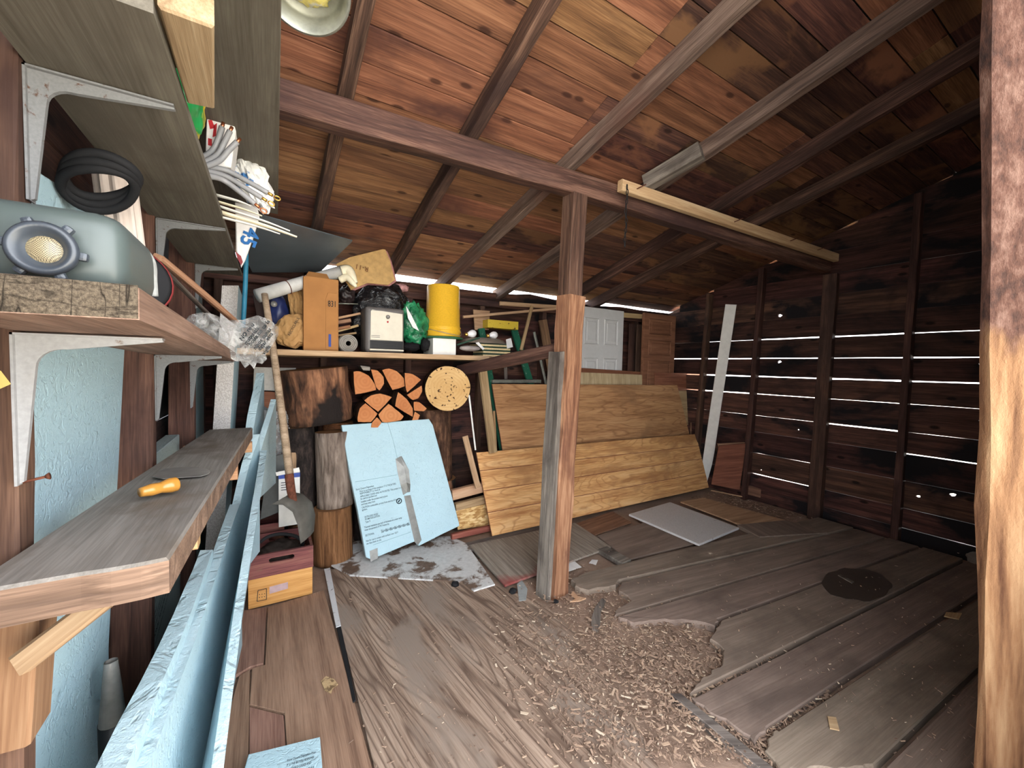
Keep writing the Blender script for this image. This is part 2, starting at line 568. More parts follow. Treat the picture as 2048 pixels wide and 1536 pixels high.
def edge(z, sgn):
    out = []
    for k in range(6):
        g = gaps.get(z, [.0006] * 6)[k] * .38 + .0002
        y0, y1 = bays[k], bays[k + 1]
        for u in (.06, .35, .65, .94):
            out.append((y0 + (y1 - y0) * u, z + sgn * g * rr.uniform(.55, 1.25)))
    out[0] = (bays[0], out[0][1]); out[-1] = (bays[-1], out[-1][1])
    return out
knot_holes = [(.657, 1.325, .028), (1.916, 1.342, .017), (1.931, 1.771, .018), (2.98, 1.37, .02), (.971, 2.271, .012), (1.52, .12, .012), (1.73, .735, .008), (.76, .42, .016), (.93, .36, .012), (2.03, .30, .008), (.66, .95, .007), (1.03, 2.20, .012)]
def holed_board(name, outline, holes, x, th, mat, parent, bev=0):
    """A wall board (outline in y, z) with knot holes cut through it."""
    bm = bmesh.new()
    def loop(pts):
        vs_ = [bm.verts.new((0, y, z)) for y, z in pts]
        return [bm.edges.new((vs_[i], vs_[(i + 1) % len(vs_)])) for i in range(len(vs_))]
    cy = sum(p[0] for p in outline) / len(outline); cz = sum(p[1] for p in outline) / len(outline)
    es = loop([(y - cy, z - cz) for y, z in outline])
    for (hy, hz, hr) in holes:
        es += loop([(hy - cy + hr * (1 + .25 * math.sin(3 * t + hy * 9)) * math.cos(t), hz - cz + hr * .7 * (1 + .25 * math.sin(2 * t + hz * 7)) * math.sin(t)) for t in [2 * math.pi * k / 10 for k in range(10)]])
    res = bmesh.ops.triangle_fill(bm, use_beauty=True, edges=es)
    fs = [g for g in res['geom'] if isinstance(g, bmesh.types.BMFace)]
    ex = bmesh.ops.extrude_face_region(bm, geom=fs)
    for v in [g for g in ex['geom'] if isinstance(g, bmesh.types.BMVert)]: v.co.x += th
    # local x along the board so that the grain runs its length
    mw = Matrix(((0, 0, 1, x), (1, 0, 0, cy), (0, 1, 0, cz), (0, 0, 0, 1)))
    for v in bm.verts: v.co = Vector((v.co.y, v.co.z, v.co.x))
    return from_bm(name, bm, mat, mw, parent)
for z0, z1 in zip(zs, zs[1:]):
    lo, hi = edge(z0, 1), edge(z1, -1)
    hi = [(y, min(z, rz(y) + .09)) for y, z in hi]
    keep = [(l, h) for l, h in zip(lo, hi) if h[1] > l[1] + .01]
    if len(keep) < 2: continue
    pts = [l for l, h in keep] + [h for l, h in keep][::-1]
    hs = [h for h in knot_holes if z0 + h[2] + .004 < h[1] < z1 - h[2] - .004]
    holed_board('wall_board', pts, hs, XB + rr.uniform(-.002, .004), .022, M['wall_board'], wall_r)
for (yt, yb, w, dep) in [((1415, 600), (1398, 800), .045, .075), ((1520, 562), (1488, 968), .045, .075), ((1832, 440), (1787, 1080), .045, .075)]:
    a, b = gx(*yt, XR), gx(*yb, XR)
    d = (b - a) / (b.z - a.z)
    a2, b2 = a + d * (rz(a.y) + .05 - a.z), b + d * (-.02 - b.z)
    board('stud', b2 + V(dep / 2, 0, 0), a2 + V(dep / 2, 0, 0), w, dep - .004, (0, 1, 0), M['stud'], wall_r, wob=.003)
a, b = gx(1660, 548, XR), gx(1626, 1030, XR)
d = (b - a) / (b.z - a.z)
board('corner_post', b + d * (-.02 - b.z) + V(.034, 0, 0), a + V(.034, 0, 0), .095, .066, (0, 1, 0), M['stud'], wall_r, wob=.003)
board('stud', V(XR + .034, .5, -.02), V(XR + .034, .52, rz(.5) + .04), .045, .066, (0, 1, 0), M['stud'], wall_r, wob=.003)

# ---- back wall
wall_b = struct('wall_back')
z = -.12
k = 0
rr = random.Random(31)
while z < 1.80:
    h = [.18, .2, .17, .19, .16][k % 5]
    z1 = min(z + h, 1.80)
    g = .0
    board('wall_board', V(-.46, YB + .07, (z + z1) / 2 + rr.uniform(-.003, .003)), V(4.1, YB + .07, (z + z1) / 2 + rr.uniform(-.003, .003)), z1 - z + .004, .02, (0, 0, 1), M['wall_board'], wall_b, wob=.0006, ch=.002)
    z = z1; k += 1
for x in (-.28, .32, .92, 1.55, 2.2, 2.85, 3.45):
    board('stud', V(x, YB + .025, -.02), V(x + .03, YB + .025, 1.80), .045, .065, (1, 0, 0), M['stud'], wall_b, wob=.002)
fz = [(-.46, 1.79), (4.1, 1.79), (4.1, 1.915), (3.6, 1.91), (3.3, 1.918), (3.1, 1.905), (2.9, 1.895), (2.55, 1.892), (2.3, 1.91), (2.1, 1.925), (1.95, 1.905), (1.75, 1.895), (1.45, 1.89), (1.1, 1.895), (.8, 1.888), (.4, 1.895), (0, 1.905), (-.46, 1.915)]
slab('frieze_board', [V(x, YB + .06, z) for x, z in fz], .02, M['wall_board'], wall_b, bev=0)
board('top_plate', V(-.4, YB + .02, 1.775), V(4.05, YB + .02, 1.79), .05, .075, (0, 0, 1), M['stud'], wall_b, wob=.003)

# ---- left wall
wall_l = struct('wall_left')
z = -.12; k = 0
while z < 2.75:
    h = [.19, .17, .2, .18][k % 4]
    z1 = z + h
    y1 = min(3.15, max(.2, (RZ0 + .09 - z1) / RS))
    if y1 > YF + .1:
        g = .009 if k in (4, 5) else .002
        board('wall_board', V(XL - .105, YF, (z + z1) / 2), V(XL - .105, y1, (z + z1) / 2), h - g, .02, (0, 0, 1), M['wall_board'], wall_l, wob=.002)
    z = z1; k += 1
for (y0, y1, x) in [(.86, .95, XL), (1.50, 1.72, XL + .02), (2.22, 2.36, XL + .035), (.22, .22, XL), (2.95, 2.95, XL)]:
    board('stud', V(x - .045, y0 - .02, -.02), V(x - .045, y1 + .02, rz(y1) + .03), .048, .09, (0, 1, 0), M['stud_red'], wall_l, wob=.003)

# ---- front wall to the right of the opening
wall_f = struct('wall_front')
z = -.12; k = 0
while z < 2.75:
    h = [.18, .2, .17, .19][k % 4]
    board('wall_board', V(1.34, YF - .05, z + h / 2), V(4.1, YF - .05, z + h / 2), h - .0015, .02, (0, 0, 1), M['wall_board'], wall_f, wob=.0006)
    z += h; k += 1
for x in (2.0, 2.7, 3.4):
    board('stud', V(x, YF, -.02), V(x, YF, rz(YF) + .02), .045, .075, (1, 0, 0), M['stud'], wall_f, wob=.002)

# ---- roof: boards over rafters over one beam
ceil = struct('ceiling')
def onroof(px, py, z0=RZ0):
    r = _ray(px, py); t = (z0 - CAM_Z) / (r.z + RS * r.y); return CAM_P + r * t
rr = random.Random(17)
W = .142
s0 = 0.0
y = -.50  # front overhang, out of view, lengthened to shade the near shelves
row = 0
RAFX = [-.3, .26, .78, 1.33, 1.95, 2.55, 3.05, 3.95, 4.16]
while y < 3.06:
    c = Vector((0, y, rz(y) + .105)) + SLOPE * (W / 2)
    cuts = [-.48] + sorted(rr.sample([.78, 1.33, 1.95, 2.55, 3.05], rr.choice([1, 2, 2]))) + [4.14]
    for a, b in zip(cuts, cuts[1:]):
        xm = (a + b) / 2
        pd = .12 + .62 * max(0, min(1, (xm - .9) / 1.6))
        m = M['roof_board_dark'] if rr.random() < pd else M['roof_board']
        dn = rr.uniform(-.002, .002)
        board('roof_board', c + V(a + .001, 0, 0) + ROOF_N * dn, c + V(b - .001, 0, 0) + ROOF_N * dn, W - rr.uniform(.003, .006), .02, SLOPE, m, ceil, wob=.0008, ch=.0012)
    y += W * SLOPE.y; row += 1
RAFT = [((735, 0), (640, 440), 'rafter'), ((1110, 0), (790, 540), 'rafter'), ((1490, 20), (905, 560), 'rafter_grey'), ((1880, 0), (1010, 590), 'rafter_grey'),
        ((1985, 100), (1130, 610), 'rafter'), ((1985, 220), (1300, 560), 'rafter'), ((1985, 345), (1520, 560), 'rafter')]
for p, q, m in RAFT:
    a, b = onroof(*p), onroof(*q)
    d = (b - a) / (b.y - a.y)
    A, B = a + d * (-.48 - a.y), a + d * (3.19 - a.y)
    hgt = ROOF_N * .046
    board('rafter', A + hgt, B + hgt, .05, .09, (1, 0, 0), M[m], ceil, wob=.004)
hgt = ROOF_N * .046
board('rafter', V(-.32, -.48, rz(-.48)) + hgt, V(-.32, 3.19, rz(3.19)) + hgt, .05, .09, (1, 0, 0), M['rafter'], ceil, wob=.004)
bl, bp, br = V(-.36, 1.76, 2.205), V(1.43, 1.735, 2.232), V(3.98, 1.55, 2.138)
board('beam', bl, br, .115, .075, (0, 0, 1), M['beam'], ceil, via=[bp], wob=.003)
pa, pb = onroof(1402, 306), onroof(1290, 372)
board('patch_board', pa + V(.004, 0, .012), pb + V(.004, 0, .012), .066, .085, (1, 0, 0), M['grey_wood'], ceil)

# ---- posts, each a thing
pt, pb_ = V(1.433, 1.735, 2.174), V(1.352, 1.735, -.02)
post = thing('support_post', (1.35, 1.735, 0), 'rough split wooden post holding up the roof beam, grey board nailed to its left side', 'post')
md = pb_.lerp(pt, .755)
board('upper_post', md + V(.0, .0, -.03), pt, .096, .096, (1, 0, 0), M['beam'], post, wob=.003)
board('lower_post', pb_ + V(.012, -.004, 0), md + V(.006, -.004, .0), .115, .10, (1, .1, 0), M['post'], post, wob=.007)
board('side_board', pb_ + V(-.064, .004, 0), pb_.lerp(pt, .615) + V(-.064, .004, 0), .032, .098, (1, .1, 0), M['grey_wood'], post, wob=.003, rag=.006)

dp = NT('bark_edged_timber')
v_ = dp.coords((1, 1, 1), False)
f_ = dp.noise(dp.coords((3, 40, 40), False), 1, 5, .6)
c_ = dp.ramp(f_, [(.3, lin((86, 56, 38))), (.5, lin((140, 104, 74))), (.7, lin((172, 140, 106)))])
bk = dp.noise(dp.coords((14, 30, 30), False), 1, 6, .7)
bc = dp.ramp(bk, [(.3, lin((34, 26, 26))), (.5, lin((92, 64, 54))), (.68, lin((132, 104, 92)))])
sx = dp.n('SeparateXYZ'); dp.l(dp.n('TexCoord').outputs['Object'], sx.inputs[0])
mask = dp.math('ADD', dp.math('ADD', sx.outputs[0], dp.math('MULTIPLY', sx.outputs[2], 2.0)), dp.math('MULTIPLY', dp.noise(dp.coords((5, 14, 14), False), 1, 4), .5))
dp.bump(bk, .5, .01)
M['door_post'] = dp.done(dp.mix(dp.ramp(mask, [(.38, BLACK4), (.44, WHITE4)]), c_, bc), .8)
dpost = thing('doorway_post', (1.30, .2, 0), 'big half-barked doorway post at the right edge, pale timber below dark bark', 'post')
P0, P1 = gy(1970, 1536, .2), gy(1992, 0, .2)
dd_ = (P1 - P0) / (P1.z - P0.z)
pa, pb = P0 + dd_ * (-.1 - P0.z), P0 + dd_ * (2.76 - P0.z)
off_ = V(.10, -.04, 0)
board('timber', pa + off_, pb + off_, .12, .2, (0, 1, 0), M['door_post'], dpost, wob=.005, ch=.02)

# roofing felt over the boards, unseen, added to stop sun leaking between them
yA, yB_ = -.54, 3.2
rf = [V(-.56, yA, rz(yA) + .135), V(4.24, yA, rz(yA) + .135), V(4.24, yB_, rz(yB_) + .135), V(-.56, yB_, rz(yB_) + .135)]
slab('roofing', rf, .012, plain('roofing_felt', (60, 58, 56), .9), ceil, toward=(2, 1, 9), bev=0)

# ------------------------------------------------------------------ more materials
M['pine'] = wood('new_pine', (168, 126, 84), (192, 152, 106), (208, 174, 130), lines=.25, k=6, var=.08, bump=.15)
M['pine_orange'] = wood('orange_pine', (146, 98, 60), (174, 126, 84), (192, 148, 106), lines=.35, k=7, var=.06, bump=.2)
M['pine_tan'] = wood('tan_softwood', (140, 104, 70), (176, 138, 98), (200, 164, 122), lines=.3, k=7, var=.1)
M['brown_wood'] = wood('dull_brown_wood', (92, 60, 42), (128, 88, 62), (154, 110, 80), lines=.3, k=7, var=.15)
M['red_wood'] = wood('reddish_board', (104, 54, 36), (136, 76, 52), (158, 96, 68), lines=.25, k=5, var=.1)
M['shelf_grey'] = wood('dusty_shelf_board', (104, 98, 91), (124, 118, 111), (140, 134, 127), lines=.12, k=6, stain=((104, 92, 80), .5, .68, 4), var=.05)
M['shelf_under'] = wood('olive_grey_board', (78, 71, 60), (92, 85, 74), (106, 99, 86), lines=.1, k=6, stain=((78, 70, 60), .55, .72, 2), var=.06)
M['shelf_old'] = wood('old_plank', (94, 70, 54), (126, 97, 77), (152, 122, 100), lines=.4, k=10, stain=((104, 80, 64), .52, .7, 3), var=.05, bump=.5)
M['ply'] = wood('plywood_face', (180, 110, 54), (226, 162, 92), (240, 186, 120), lines=.6, k=20, stretch=.8, fine=.7, fdet=2.5, thin=.3, stain=((176, 118, 66), .52, .68, 1.6), var=.0, bump=.1, rough=.55)
M['ply2'] = wood('plywood_face_dull', (146, 92, 52), (192, 134, 82), (210, 156, 102), lines=.65, k=20, stretch=.6, fine=.7, fdet=2.5, thin=.3, stain=((150, 104, 66), .52, .68, 1.2), var=.0, bump=.1, rough=.6)
M['ply_pale'] = wood('pale_plywood', (160, 132, 92), (194, 168, 124), (210, 186, 144), lines=.3, k=6, stretch=2.0, var=.0, bump=.1)
M['ply_floor'] = wood('worn_floor_plywood', (92, 70, 56), (144, 118, 98), (172, 146, 124), lines=.85, k=26, stretch=.42, fine=.8, fdet=2.2, thin=.42, stain=((140, 122, 107), .52, .62, 1.5), var=.0, bump=.35, rough=.85)
M['foam'] = None
def foam_mat(name, c, edge=False):
    s = NT(name)
    v = s.coords((1, 1, 1))
    f1 = s.noise(v, 4, 3); f2 = s.noise(v, 120 if not edge else 60, 4, .7)
    col = s.ramp(f1, [(.3, tuple(x * .93 for x in lin(c)[:3]) + (1,)), (.7, lin(c))])
    dots = s.noise(v, 55, 2, .5)
    col = s.mix(s.ramp(dots, [(.70, BLACK4), (.76, WHITE4)]), col, tuple(x * .72 for x in lin(c)[:3]) + (1,))
    f3 = s.noise(v, 42 if not edge else 9, 3, .6, 1.0)
    s.bump(s.math('ADD', f2, s.math('MULTIPLY', s.ramp(f3, [(.52, BLACK4), (.62, WHITE4)]), -.9)), .4 if not edge else .9, .005)
    return s.done(col, .6, .3)
M['foam'] = foam_mat('blue_foam', (168, 196, 206))
M['foam_edge'] = foam_mat('blue_foam_cut_edge', (174, 197, 205), True)
M['foam_grey'] = foam_mat('grey_blue_foam', (164, 182, 184))
s = NT('white_bead_foam')
vo = s.n('TexVoronoi'); vo.inputs['Scale'].default_value = 160
s.l(s.coords((1, 1, 1)), vo.inputs['Vector'])
s.bump(vo.outputs['Distance'], .6, .004)
M['eps'] = s.done(s.ramp(vo.outputs['Distance'], [(.2, lin((206, 202, 198))), (.75, lin((180, 175, 170)))]), .8)
M['ink'] = plain('black_ink', (34, 42, 46), .8, .1, 0)
M['black'] = plain('black_plastic', (22, 22, 24), .45, .4, .1)
M['black_matt'] = plain('black_rubber', (30, 30, 32), .8, .2, .1)
M['steel'] = plain('dull_steel', (150, 147, 142), .4, .5, .2, 12, metal=.35)
M['zinc'] = plain('galvanised_steel', (158, 160, 150), .5, .5, .2, 14, metal=.6)
M['bracket'] = painted('grey_bracket_enamel', (116, 117, 118), (84, 62, 50), .6, .66, 40, .5)
M['bracket_white'] = painted('white_bracket_enamel', (146, 146, 147), (96, 74, 60), .64, .7, 22, .4)
M['rust'] = plain('rusty_steel', (110, 66, 50), .85, .2, .25, 60, metal=.2)
M['white'] = plain('white_plastic', (226, 224, 218), .5, .4, .05)
M['paper'] = plain('white_paper', (224, 222, 220), .8, .2, .06)
M['kraft'] = plain('kraft_paper', (176, 136, 88), .8, .2, .1, 8)
M['card'] = plain('corrugated_card', (166, 116, 68), .8, .2, .08, 6)
M['brass'] = plain('brass', (206, 160, 78), .3, .6, .1, 30, metal=.9)
M['copper'] = plain('copper', (196, 120, 84), .35, .6, .1, 30, metal=.9)
M['cable'] = plain('grey_cable', (132, 132, 134), .5, .4, .08)
M['red_ink'] = plain('red_print', (176, 44, 50), .7, .2, .05)
M['blue_ink'] = plain('blue_print', (48, 104, 166), .7, .2, .05)

# ------------------------------------------------------------------ left wall: foam boards between the studs
XF = -.352
pts = [gx(52, 326, XF), gx(205, 425, XF), gx(256, 560, XF), gx(250, 690, XF), gx(236, 960, XF), gx(218, 1290, XF)]
pts += [V(XF, pts[-1].y - .03, .0), V(XF, .89, .0), V(XF, .96, pts[0].z)]
tag(slab('insulation_foam', pts, .05, M['foam'], toward=(2, 1, 1), bev=.003, side=M['foam_edge']), 'blue foam sheet standing between the two nearest wall studs, top cut on a slant', 'foam panel')
XF2 = -.325
zt = gx(330, 893, XF2).z
fp2 = thing('insulation_foam', (XF2, 1.9, 0), 'pale foam sheet with printed text between wall studs, below the lowest shelf', 'foam panel')
slab('sheet', [V(XF2, 1.60, 0), V(XF2, 1.66, zt), V(XF2, 2.235, zt), V(XF2, 2.2, 0)], .045, M['foam_grey'], fp2, toward=(2, 1, 1), bev=.003)
tag(slab('insulation_foam', [V(-.31, 2.40, 0), V(-.31, 2.44, 1.62), V(-.31, 2.9, 1.62), V(-.31, 2.9, 0)], .05, M['foam_grey'], toward=(2, 1, 1), bev=.003), 'grey-green foam sheet beyond the third wall stud', 'foam panel')

def lines_of(parent, org, xd, yd, rows, mat, base=.01, squash=1.0):
    """Printed lines on a sheet: rows of (x, y, string, size)."""
    n = Vector(xd).cross(Vector(yd)).normalized()
    xd = Vector(xd).normalized(); yd = n.cross(xd).normalized()
    for (x, y, s_, sz) in rows:
        o = Vector(org) + xd * x + yd * y + n * .0008
        mw = Matrix(((xd.x, yd.x, n.x, o.x), (xd.y, yd.y, n.y, o.y), (xd.z, yd.z, n.z, o.z), (0, 0, 0, 1)))
        text('print', s_, mw, sz, mat, parent, squash=squash, bold=sz * .012)
# the bay print is turned on its side like the sheet
LO = gx(300, 1325, XF2)
rows = [(0, .0, 'Store Closure Disposition Policy is the buyer', .016), (0, .03, 'SECTIONAL  56+86+86+86+86+86', .022), (0, .06, 'applicable codes and instructions', .016),
        (0, .08, 'authorities. This product is', .016), (0, .1, 'used as specified', .016), (.1, .13, 'IT IS THE BUYERS', .016)]
lines_of(fp2, LO + V(.001, .02, 0), (0, 1, .32), (0, -.0, 1), rows, M['ink'], squash=1.0)

# white-edged panel standing on end behind the shelves
bm = bmesh.new()
yy0, yy1 = 2.42, 2.86
T0, T1 = gy(444, 571, yy0), gy(477, 571, yy0)
B0, B1 = gy(411, 1090, yy0), gy(447, 1090, yy0)
B0 = B0 + (B0 - T0) / (B0.z - T0.z) * (0.0 - B0.z); B1 = B1 + (B1 - T1) / (B1.z - T1.z) * (0.0 - B1.z)
base = V(-.2, yy0, 0)
vsl = [bm.verts.new(p - base) for p in (B0, B1, T1, T0)] + [bm.verts.new(p + V(0, yy1 - yy0, 0) - base) for p in (B0, B1, T1, T0)]
for q, mi in (((0, 1, 2, 3), 0), ((7, 6, 5, 4), 0), ((1, 5, 6, 2), 1), ((4, 0, 3, 7), 1), ((3, 2, 6, 7), 0), ((4, 5, 1, 0), 0)):
    bm.faces.new([vsl[i] for i in q]).material_index = mi
tag(from_bm('insulation_foam', bm, [M['eps'], M['foam']], Matrix.Translation(base)), 'thick foam panel standing on end, white beaded edge towards the camera', 'foam panel')

# foam sheets standing on their long edges, one beside the other
def standing(label, ln, lf, rn, rf_, yn, yf, lean=.0, mat='foam', edge='foam_edge', zb=.0):
    """Top-left and top-right corners at the near end (ln, rn) and the far end (lf, rf_)."""
    a, b, c, d = gy(*ln, yn), gy(*rn, yn), gy(*rf_, yf), gy(*lf, yf)
    b.z = a.z = (a.z + b.z) / 2; c.z = d.z = (c.z + d.z) / 2
    o = (a + c) / 2; o.z = 0
    bm = bmesh.new()
    nseg = 7
    rr = random.Random(int(a.y * 997 + c.z * 1009))
    prev = None
    for i in range(nseg + 1):
        u = i / nseg
        l, r = a.lerp(d, u), b.lerp(c, u)
        wv = .004 * math.sin(u * 5 + a.x * 30)
        ring = [bm.verts.new(p - o) for p in (l + V(wv, 0, rr.uniform(-.004, .004)), r + V(wv, 0, rr.uniform(-.004, .004)), V(r.x + lean, r.y, zb), V(l.x + lean, l.y, zb))]
        if prev:
            for j, mi in ((0, 1), (1, 0), (2, 0), (3, 0)):
                bm.faces.new((prev[j], prev[(j + 1) % 4], ring[(j + 1) % 4], ring[j])).material_index = mi
        else:
            bm.faces.new(ring).material_index = 1
        prev = ring
    bm.faces.new(prev).material_index = 1
    return tag(from_bm('foam_sheet', bm, [M[mat], M[edge]], Matrix.Translation(o)), label, 'foam panel', 'foam sheets on edge along the left wall')
standing('thick blue foam sheet on edge, nearest the left wall, in the bottom left corner', (176, 1560), (403, 1100), (250, 1560), (428, 1100), .86, 1.62, .03)
standing('blue foam sheet on edge, second from the left wall, running under the lowest shelf', (252, 1560), (462, 1008), (290, 1560), (482, 1008), .88, 2.05, .0)
standing('thin blue foam sheet on edge, outermost one, next to the bare floor', (420, 1560), (519, 900), (446, 1560), (532, 900), .93, 2.32, -.10)
standing('narrow blue foam strip ending beside the far end of the lowest shelf', (462, 1012), (502, 868), (478, 1012), (518, 868), 2.08, 2.33, .0, zb=.3)
standing('tallest blue foam strip, reaching up beside the shovel handle', (478, 1010), (540, 800), (494, 1010), (551, 798), 2.2, 2.62, .0, 'foam_grey', zb=.56)
standing('short blue foam strip with a silver wrapped top end, left of the shovel', (490, 870), (511, 748), (507, 870), (527, 742), 2.44, 2.74, .0, zb=.52)
tube('metal_rod', [gy(478, 1045, 2.15), gy(541, 850, 2.6)], .004, M['zinc'], n=1)
tag(bpy.data.objects['metal_rod'], 'thin shiny metal rod lying along the foam strips', 'rod')

# ------------------------------------------------------------------ wall shelves on steel brackets
def bracket(y, ztop, lv, lh, mat, parent, x=XL, w=.022):
    bm = bmesh.new()
    def ext(outline, y0, y1):
        a = [bm.verts.new((px, y0, pz)) for px, pz in outline]
        b = [bm.verts.new((px, y1, pz)) for px, pz in outline]
        bm.faces.new(a); bm.faces.new(b[::-1])
        for i in range(len(a)):
            j = (i + 1) % len(a)
            bm.faces.new((a[i], b[i], b[j], a[j]))
    arc = [(.05 - .028 * math.sin(t), -.05 + .028 * (math.cos(t)) - .0) for t in [i * math.pi / 12 for i in range(0, 7)]]
    out = [(.0, -.002), (lh, -.002), (lh, -.006), (.055, -.022)] + [(p[0], p[1]) for p in arc] + [(.007, -lv * .98), (.0, -lv)]
    ext(out, -.004, .004)
    ext([(.0, 0), (lh, 0), (lh, -.003), (0, -.003)], -w / 2, w / 2)
    ext([(.0, 0), (.003, 0), (.003, -lv), (0, -lv)], -w / 2, w / 2)
    for px, pz in ((.02, -.016), ):
        pass
    return from_bm('bracket', bm, mat, Matrix.Translation((x + .001, y, ztop)), parent)
def quad_board(name, nin, nout, fin, fout, t, mat, parent, **kw):
    return slab(name, [nin, fin, fout, nout], t, mat, parent, toward=(-.2, 1.4, 9), bev=.004, **kw)

# upper shelf
us = thing('wall_shelf', (XL, 1.6, 1.69), 'highest of the three left wall shelves, olive-grey board on steel brackets', 'shelf')
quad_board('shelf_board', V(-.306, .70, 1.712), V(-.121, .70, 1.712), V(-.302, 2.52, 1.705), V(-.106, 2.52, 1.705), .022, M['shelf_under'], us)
bracket(.925, 1.687, .2, .175, M['bracket'], us)
bracket(1.66, 1.684, .2, .175, M['bracket'], us, x=XL + .02)
bracket(2.33, 1.682, .2, .16, M['bracket'], us, x=XL + .035)
# middle shelf
ms = thing('wall_shelf', (XL, 1.4, 1.29), 'middle left wall shelf, thick old plank with a split weathered end', 'shelf')
sE = NT('weathered_end_grain')
vE = sE.coords((1, 1, 1), False)
nE = sE.noise(vE, 260, 5, .7)
bE = sE.noise(vE, 14, 4, .6)
c1_ = sE.noise(sE.coords((34, 5, 5), False), 1, 2, .5, .6)
c2_ = sE.noise(sE.coords((10, 40, 10), False), 1, 3, .5, .8)
crk = sE.math('MAXIMUM', sE.ramp(c1_, [(.485, BLACK4), (.5, WHITE4), (.515, BLACK4)]), sE.math('MULTIPLY', sE.ramp(c2_, [(.47, BLACK4), (.5, WHITE4), (.53, BLACK4)]), .7))
cE = sE.mix(crk, sE.mix(bE, sE.ramp(nE, [(.35, lin((50, 44, 38))), (.65, lin((96, 87, 76)))]), sE.ramp(nE, [(.35, lin((66, 57, 47))), (.65, lin((108, 96, 80)))])), lin((30, 26, 22)))
sE.bump(nE, .8, .004)
eg = sE.done(cE, .9, .1)
quad_board('shelf_plank', V(-.306, .62, 1.333), V(-.124, .62, 1.334), V(-.30, 2.2, 1.285), V(-.116, 2.2, 1.285), .04, M['shelf_old'], ms)
slab('end_grain', [V(-.305, .6185, 1.332), V(-.125, .6185, 1.333), V(-.125, .6185, 1.295), V(-.305, .6185, 1.294)], .002, eg, ms, bev=0)
bracket(.865, 1.283, .22, .165, M['bracket_white'], ms)
bracket(1.61, 1.262, .2, .165, M['bracket'], ms, x=XL + .02)
bracket(2.28 - .13, 1.246, .2, .15, M['bracket'], ms, x=XL + .035)
# low shelf on timber bearers and a strut
ls = thing('wall_shelf', (XL, 1.5, .9), 'lowest left wall shelf, dusty grey board with a curved front edge on wooden bearers', 'shelf')
a_, b_ = gy(0, 1138, .72), gy(338, 1112, .72)
ni = a_ + (a_ - b_) * .25
curve = [b_ + (ni - b_) * u + V(0, -.004 * math.sin(math.pi * min(1, u * 2.2)), 0) for u in (0, .15, .3, .45, .7, 1)]
fi, fo = gy(418, 858, 2.28), gy(505, 860, 2.28)
zl = lambda p: V(p.x, p.y, .972 - (p.y - .72) * .026)
slab('shelf_board', [zl(p) for p in curve] + [zl(fi), zl(fo)], .05, M['shelf_grey'], ls, toward=(0, 1, 9), bev=.004, xdir=(0, 1, 0), side=wood('shelf_front_edge', (84, 62, 48), (118, 90, 71), (144, 114, 92), lines=.55, k=16, var=0, bump=.6, axis='y'))
for (px, py, yy) in ((388, 1078, 1.02), (470, 934, 1.62), (500, 880, 2.15)):
    e = gy(px, py, yy)
    board('bearer', V(XL + .01, yy, .892 - (yy - 1) * .026), V(e.x + .008, yy, .892 - (yy - 1) * .026), .045, .04, (0, 0, 1), M['pine_orange'], ls)
board('strut', gy(56, 1318, .80), gy(232, 1174, .80) + V(0, .0, -.005), .03, .042, (0, .2, 1), wood('strut_pine', (122, 92, 62), (144, 113, 80), (160, 131, 97), lines=.35, k=10, var=0), ls, wob=.001, rag=.006)
board('cleat', gy(42, 1196, .84) + V(0, .02, 0), gy(22, 1488, .84) + V(0, .02, 0), .046, .07, (1, 0, 0), wood('cleat_pine', (112, 74, 46), (136, 96, 63), (152, 114, 80), lines=.35, k=9, var=0), ls)

# ---- things on the lowest shelf
tr = thing('putty_knife', gz(330, 965, .965), 'wide putty knife with a yellow wooden handle lying on the lowest shelf', 'tool')
h0, h1 = gz(280, 985, .985), gz(352, 968, .985)
tube('handle', [h0, h0.lerp(h1, .3), h0.lerp(h1, .55), h0.lerp(h1, .8), h1], [.009, .0125, .011, .0155, .015], plain('amber_varnish', (196, 138, 60), .25, .5, .12), tr, seg=12, n=4)
bl_c = gz(362, 945, .9665)
bx = (h1 - h0).normalized(); by = V(-bx.y, bx.x, 0)
fan = []
for k in range(13):
    t = math.pi * k / 12 - math.pi / 2
    fan.append(bl_c + bx * (.05 * math.cos(t)) + by * (.075 * math.sin(t)))
fan += [bl_c - bx * .05 + by * .02, bl_c - bx * .05 - by * .02]
slab('blade', fan, .0015, M['steel'], tr, toward=(0, 1, 5), bev=0)
# ---- things on the middle shelf
can = thing('canister', (-.23, .78, 1.333), 'grey-green plastic canister with a black lobed knob around a brass mesh', 'canister')
gg = plain('grey_green_plastic', (68, 77, 76), .4, .45, .08, 5)
bm = bmesh.new()
boxbm(bm, (-.308 + .23, -.09, 0), (-.151 + .23, .09, .100), 0, 0)
bmesh.ops.bevel(bm, geom=bm.edges[:], offset=.03, segments=7, affect='EDGES', profile=.55)
from_bm('body', bm, gg, Matrix.Translation((-.23, .78, 1.331)), can, True)
kc = gy(97, 503, .682)
kmw = Matrix.Translation(kc) @ rot('X', 90)
kn = lathe('knob', [(.019, .006), (.023, -.002), (.028, .006), (.03, .016), (.027, .021), (.0225, .02), (.0185, .013), (.0145, .009)], plain('slate_black_plastic', (54, 60, 68), .35, .5, .1), kmw, can, 36)
for k in range(6):
    t = 2 * math.pi * k / 6 + .4
    box('lobe', (-.005, -.008, .004), (.005, .005, .014), kn.data.materials[0], kmw @ rot('Z', math.degrees(t)) @ Matrix.Translation((0, .031, 0)), kn, .0035)
mesh_m = NT('brass_mesh')
ck = mesh_m.n('TexChecker'); ck.inputs['Scale'].default_value = 900
mesh_m.l(mesh_m.coords((1, 1, 1), False), ck.inputs['Vector'])
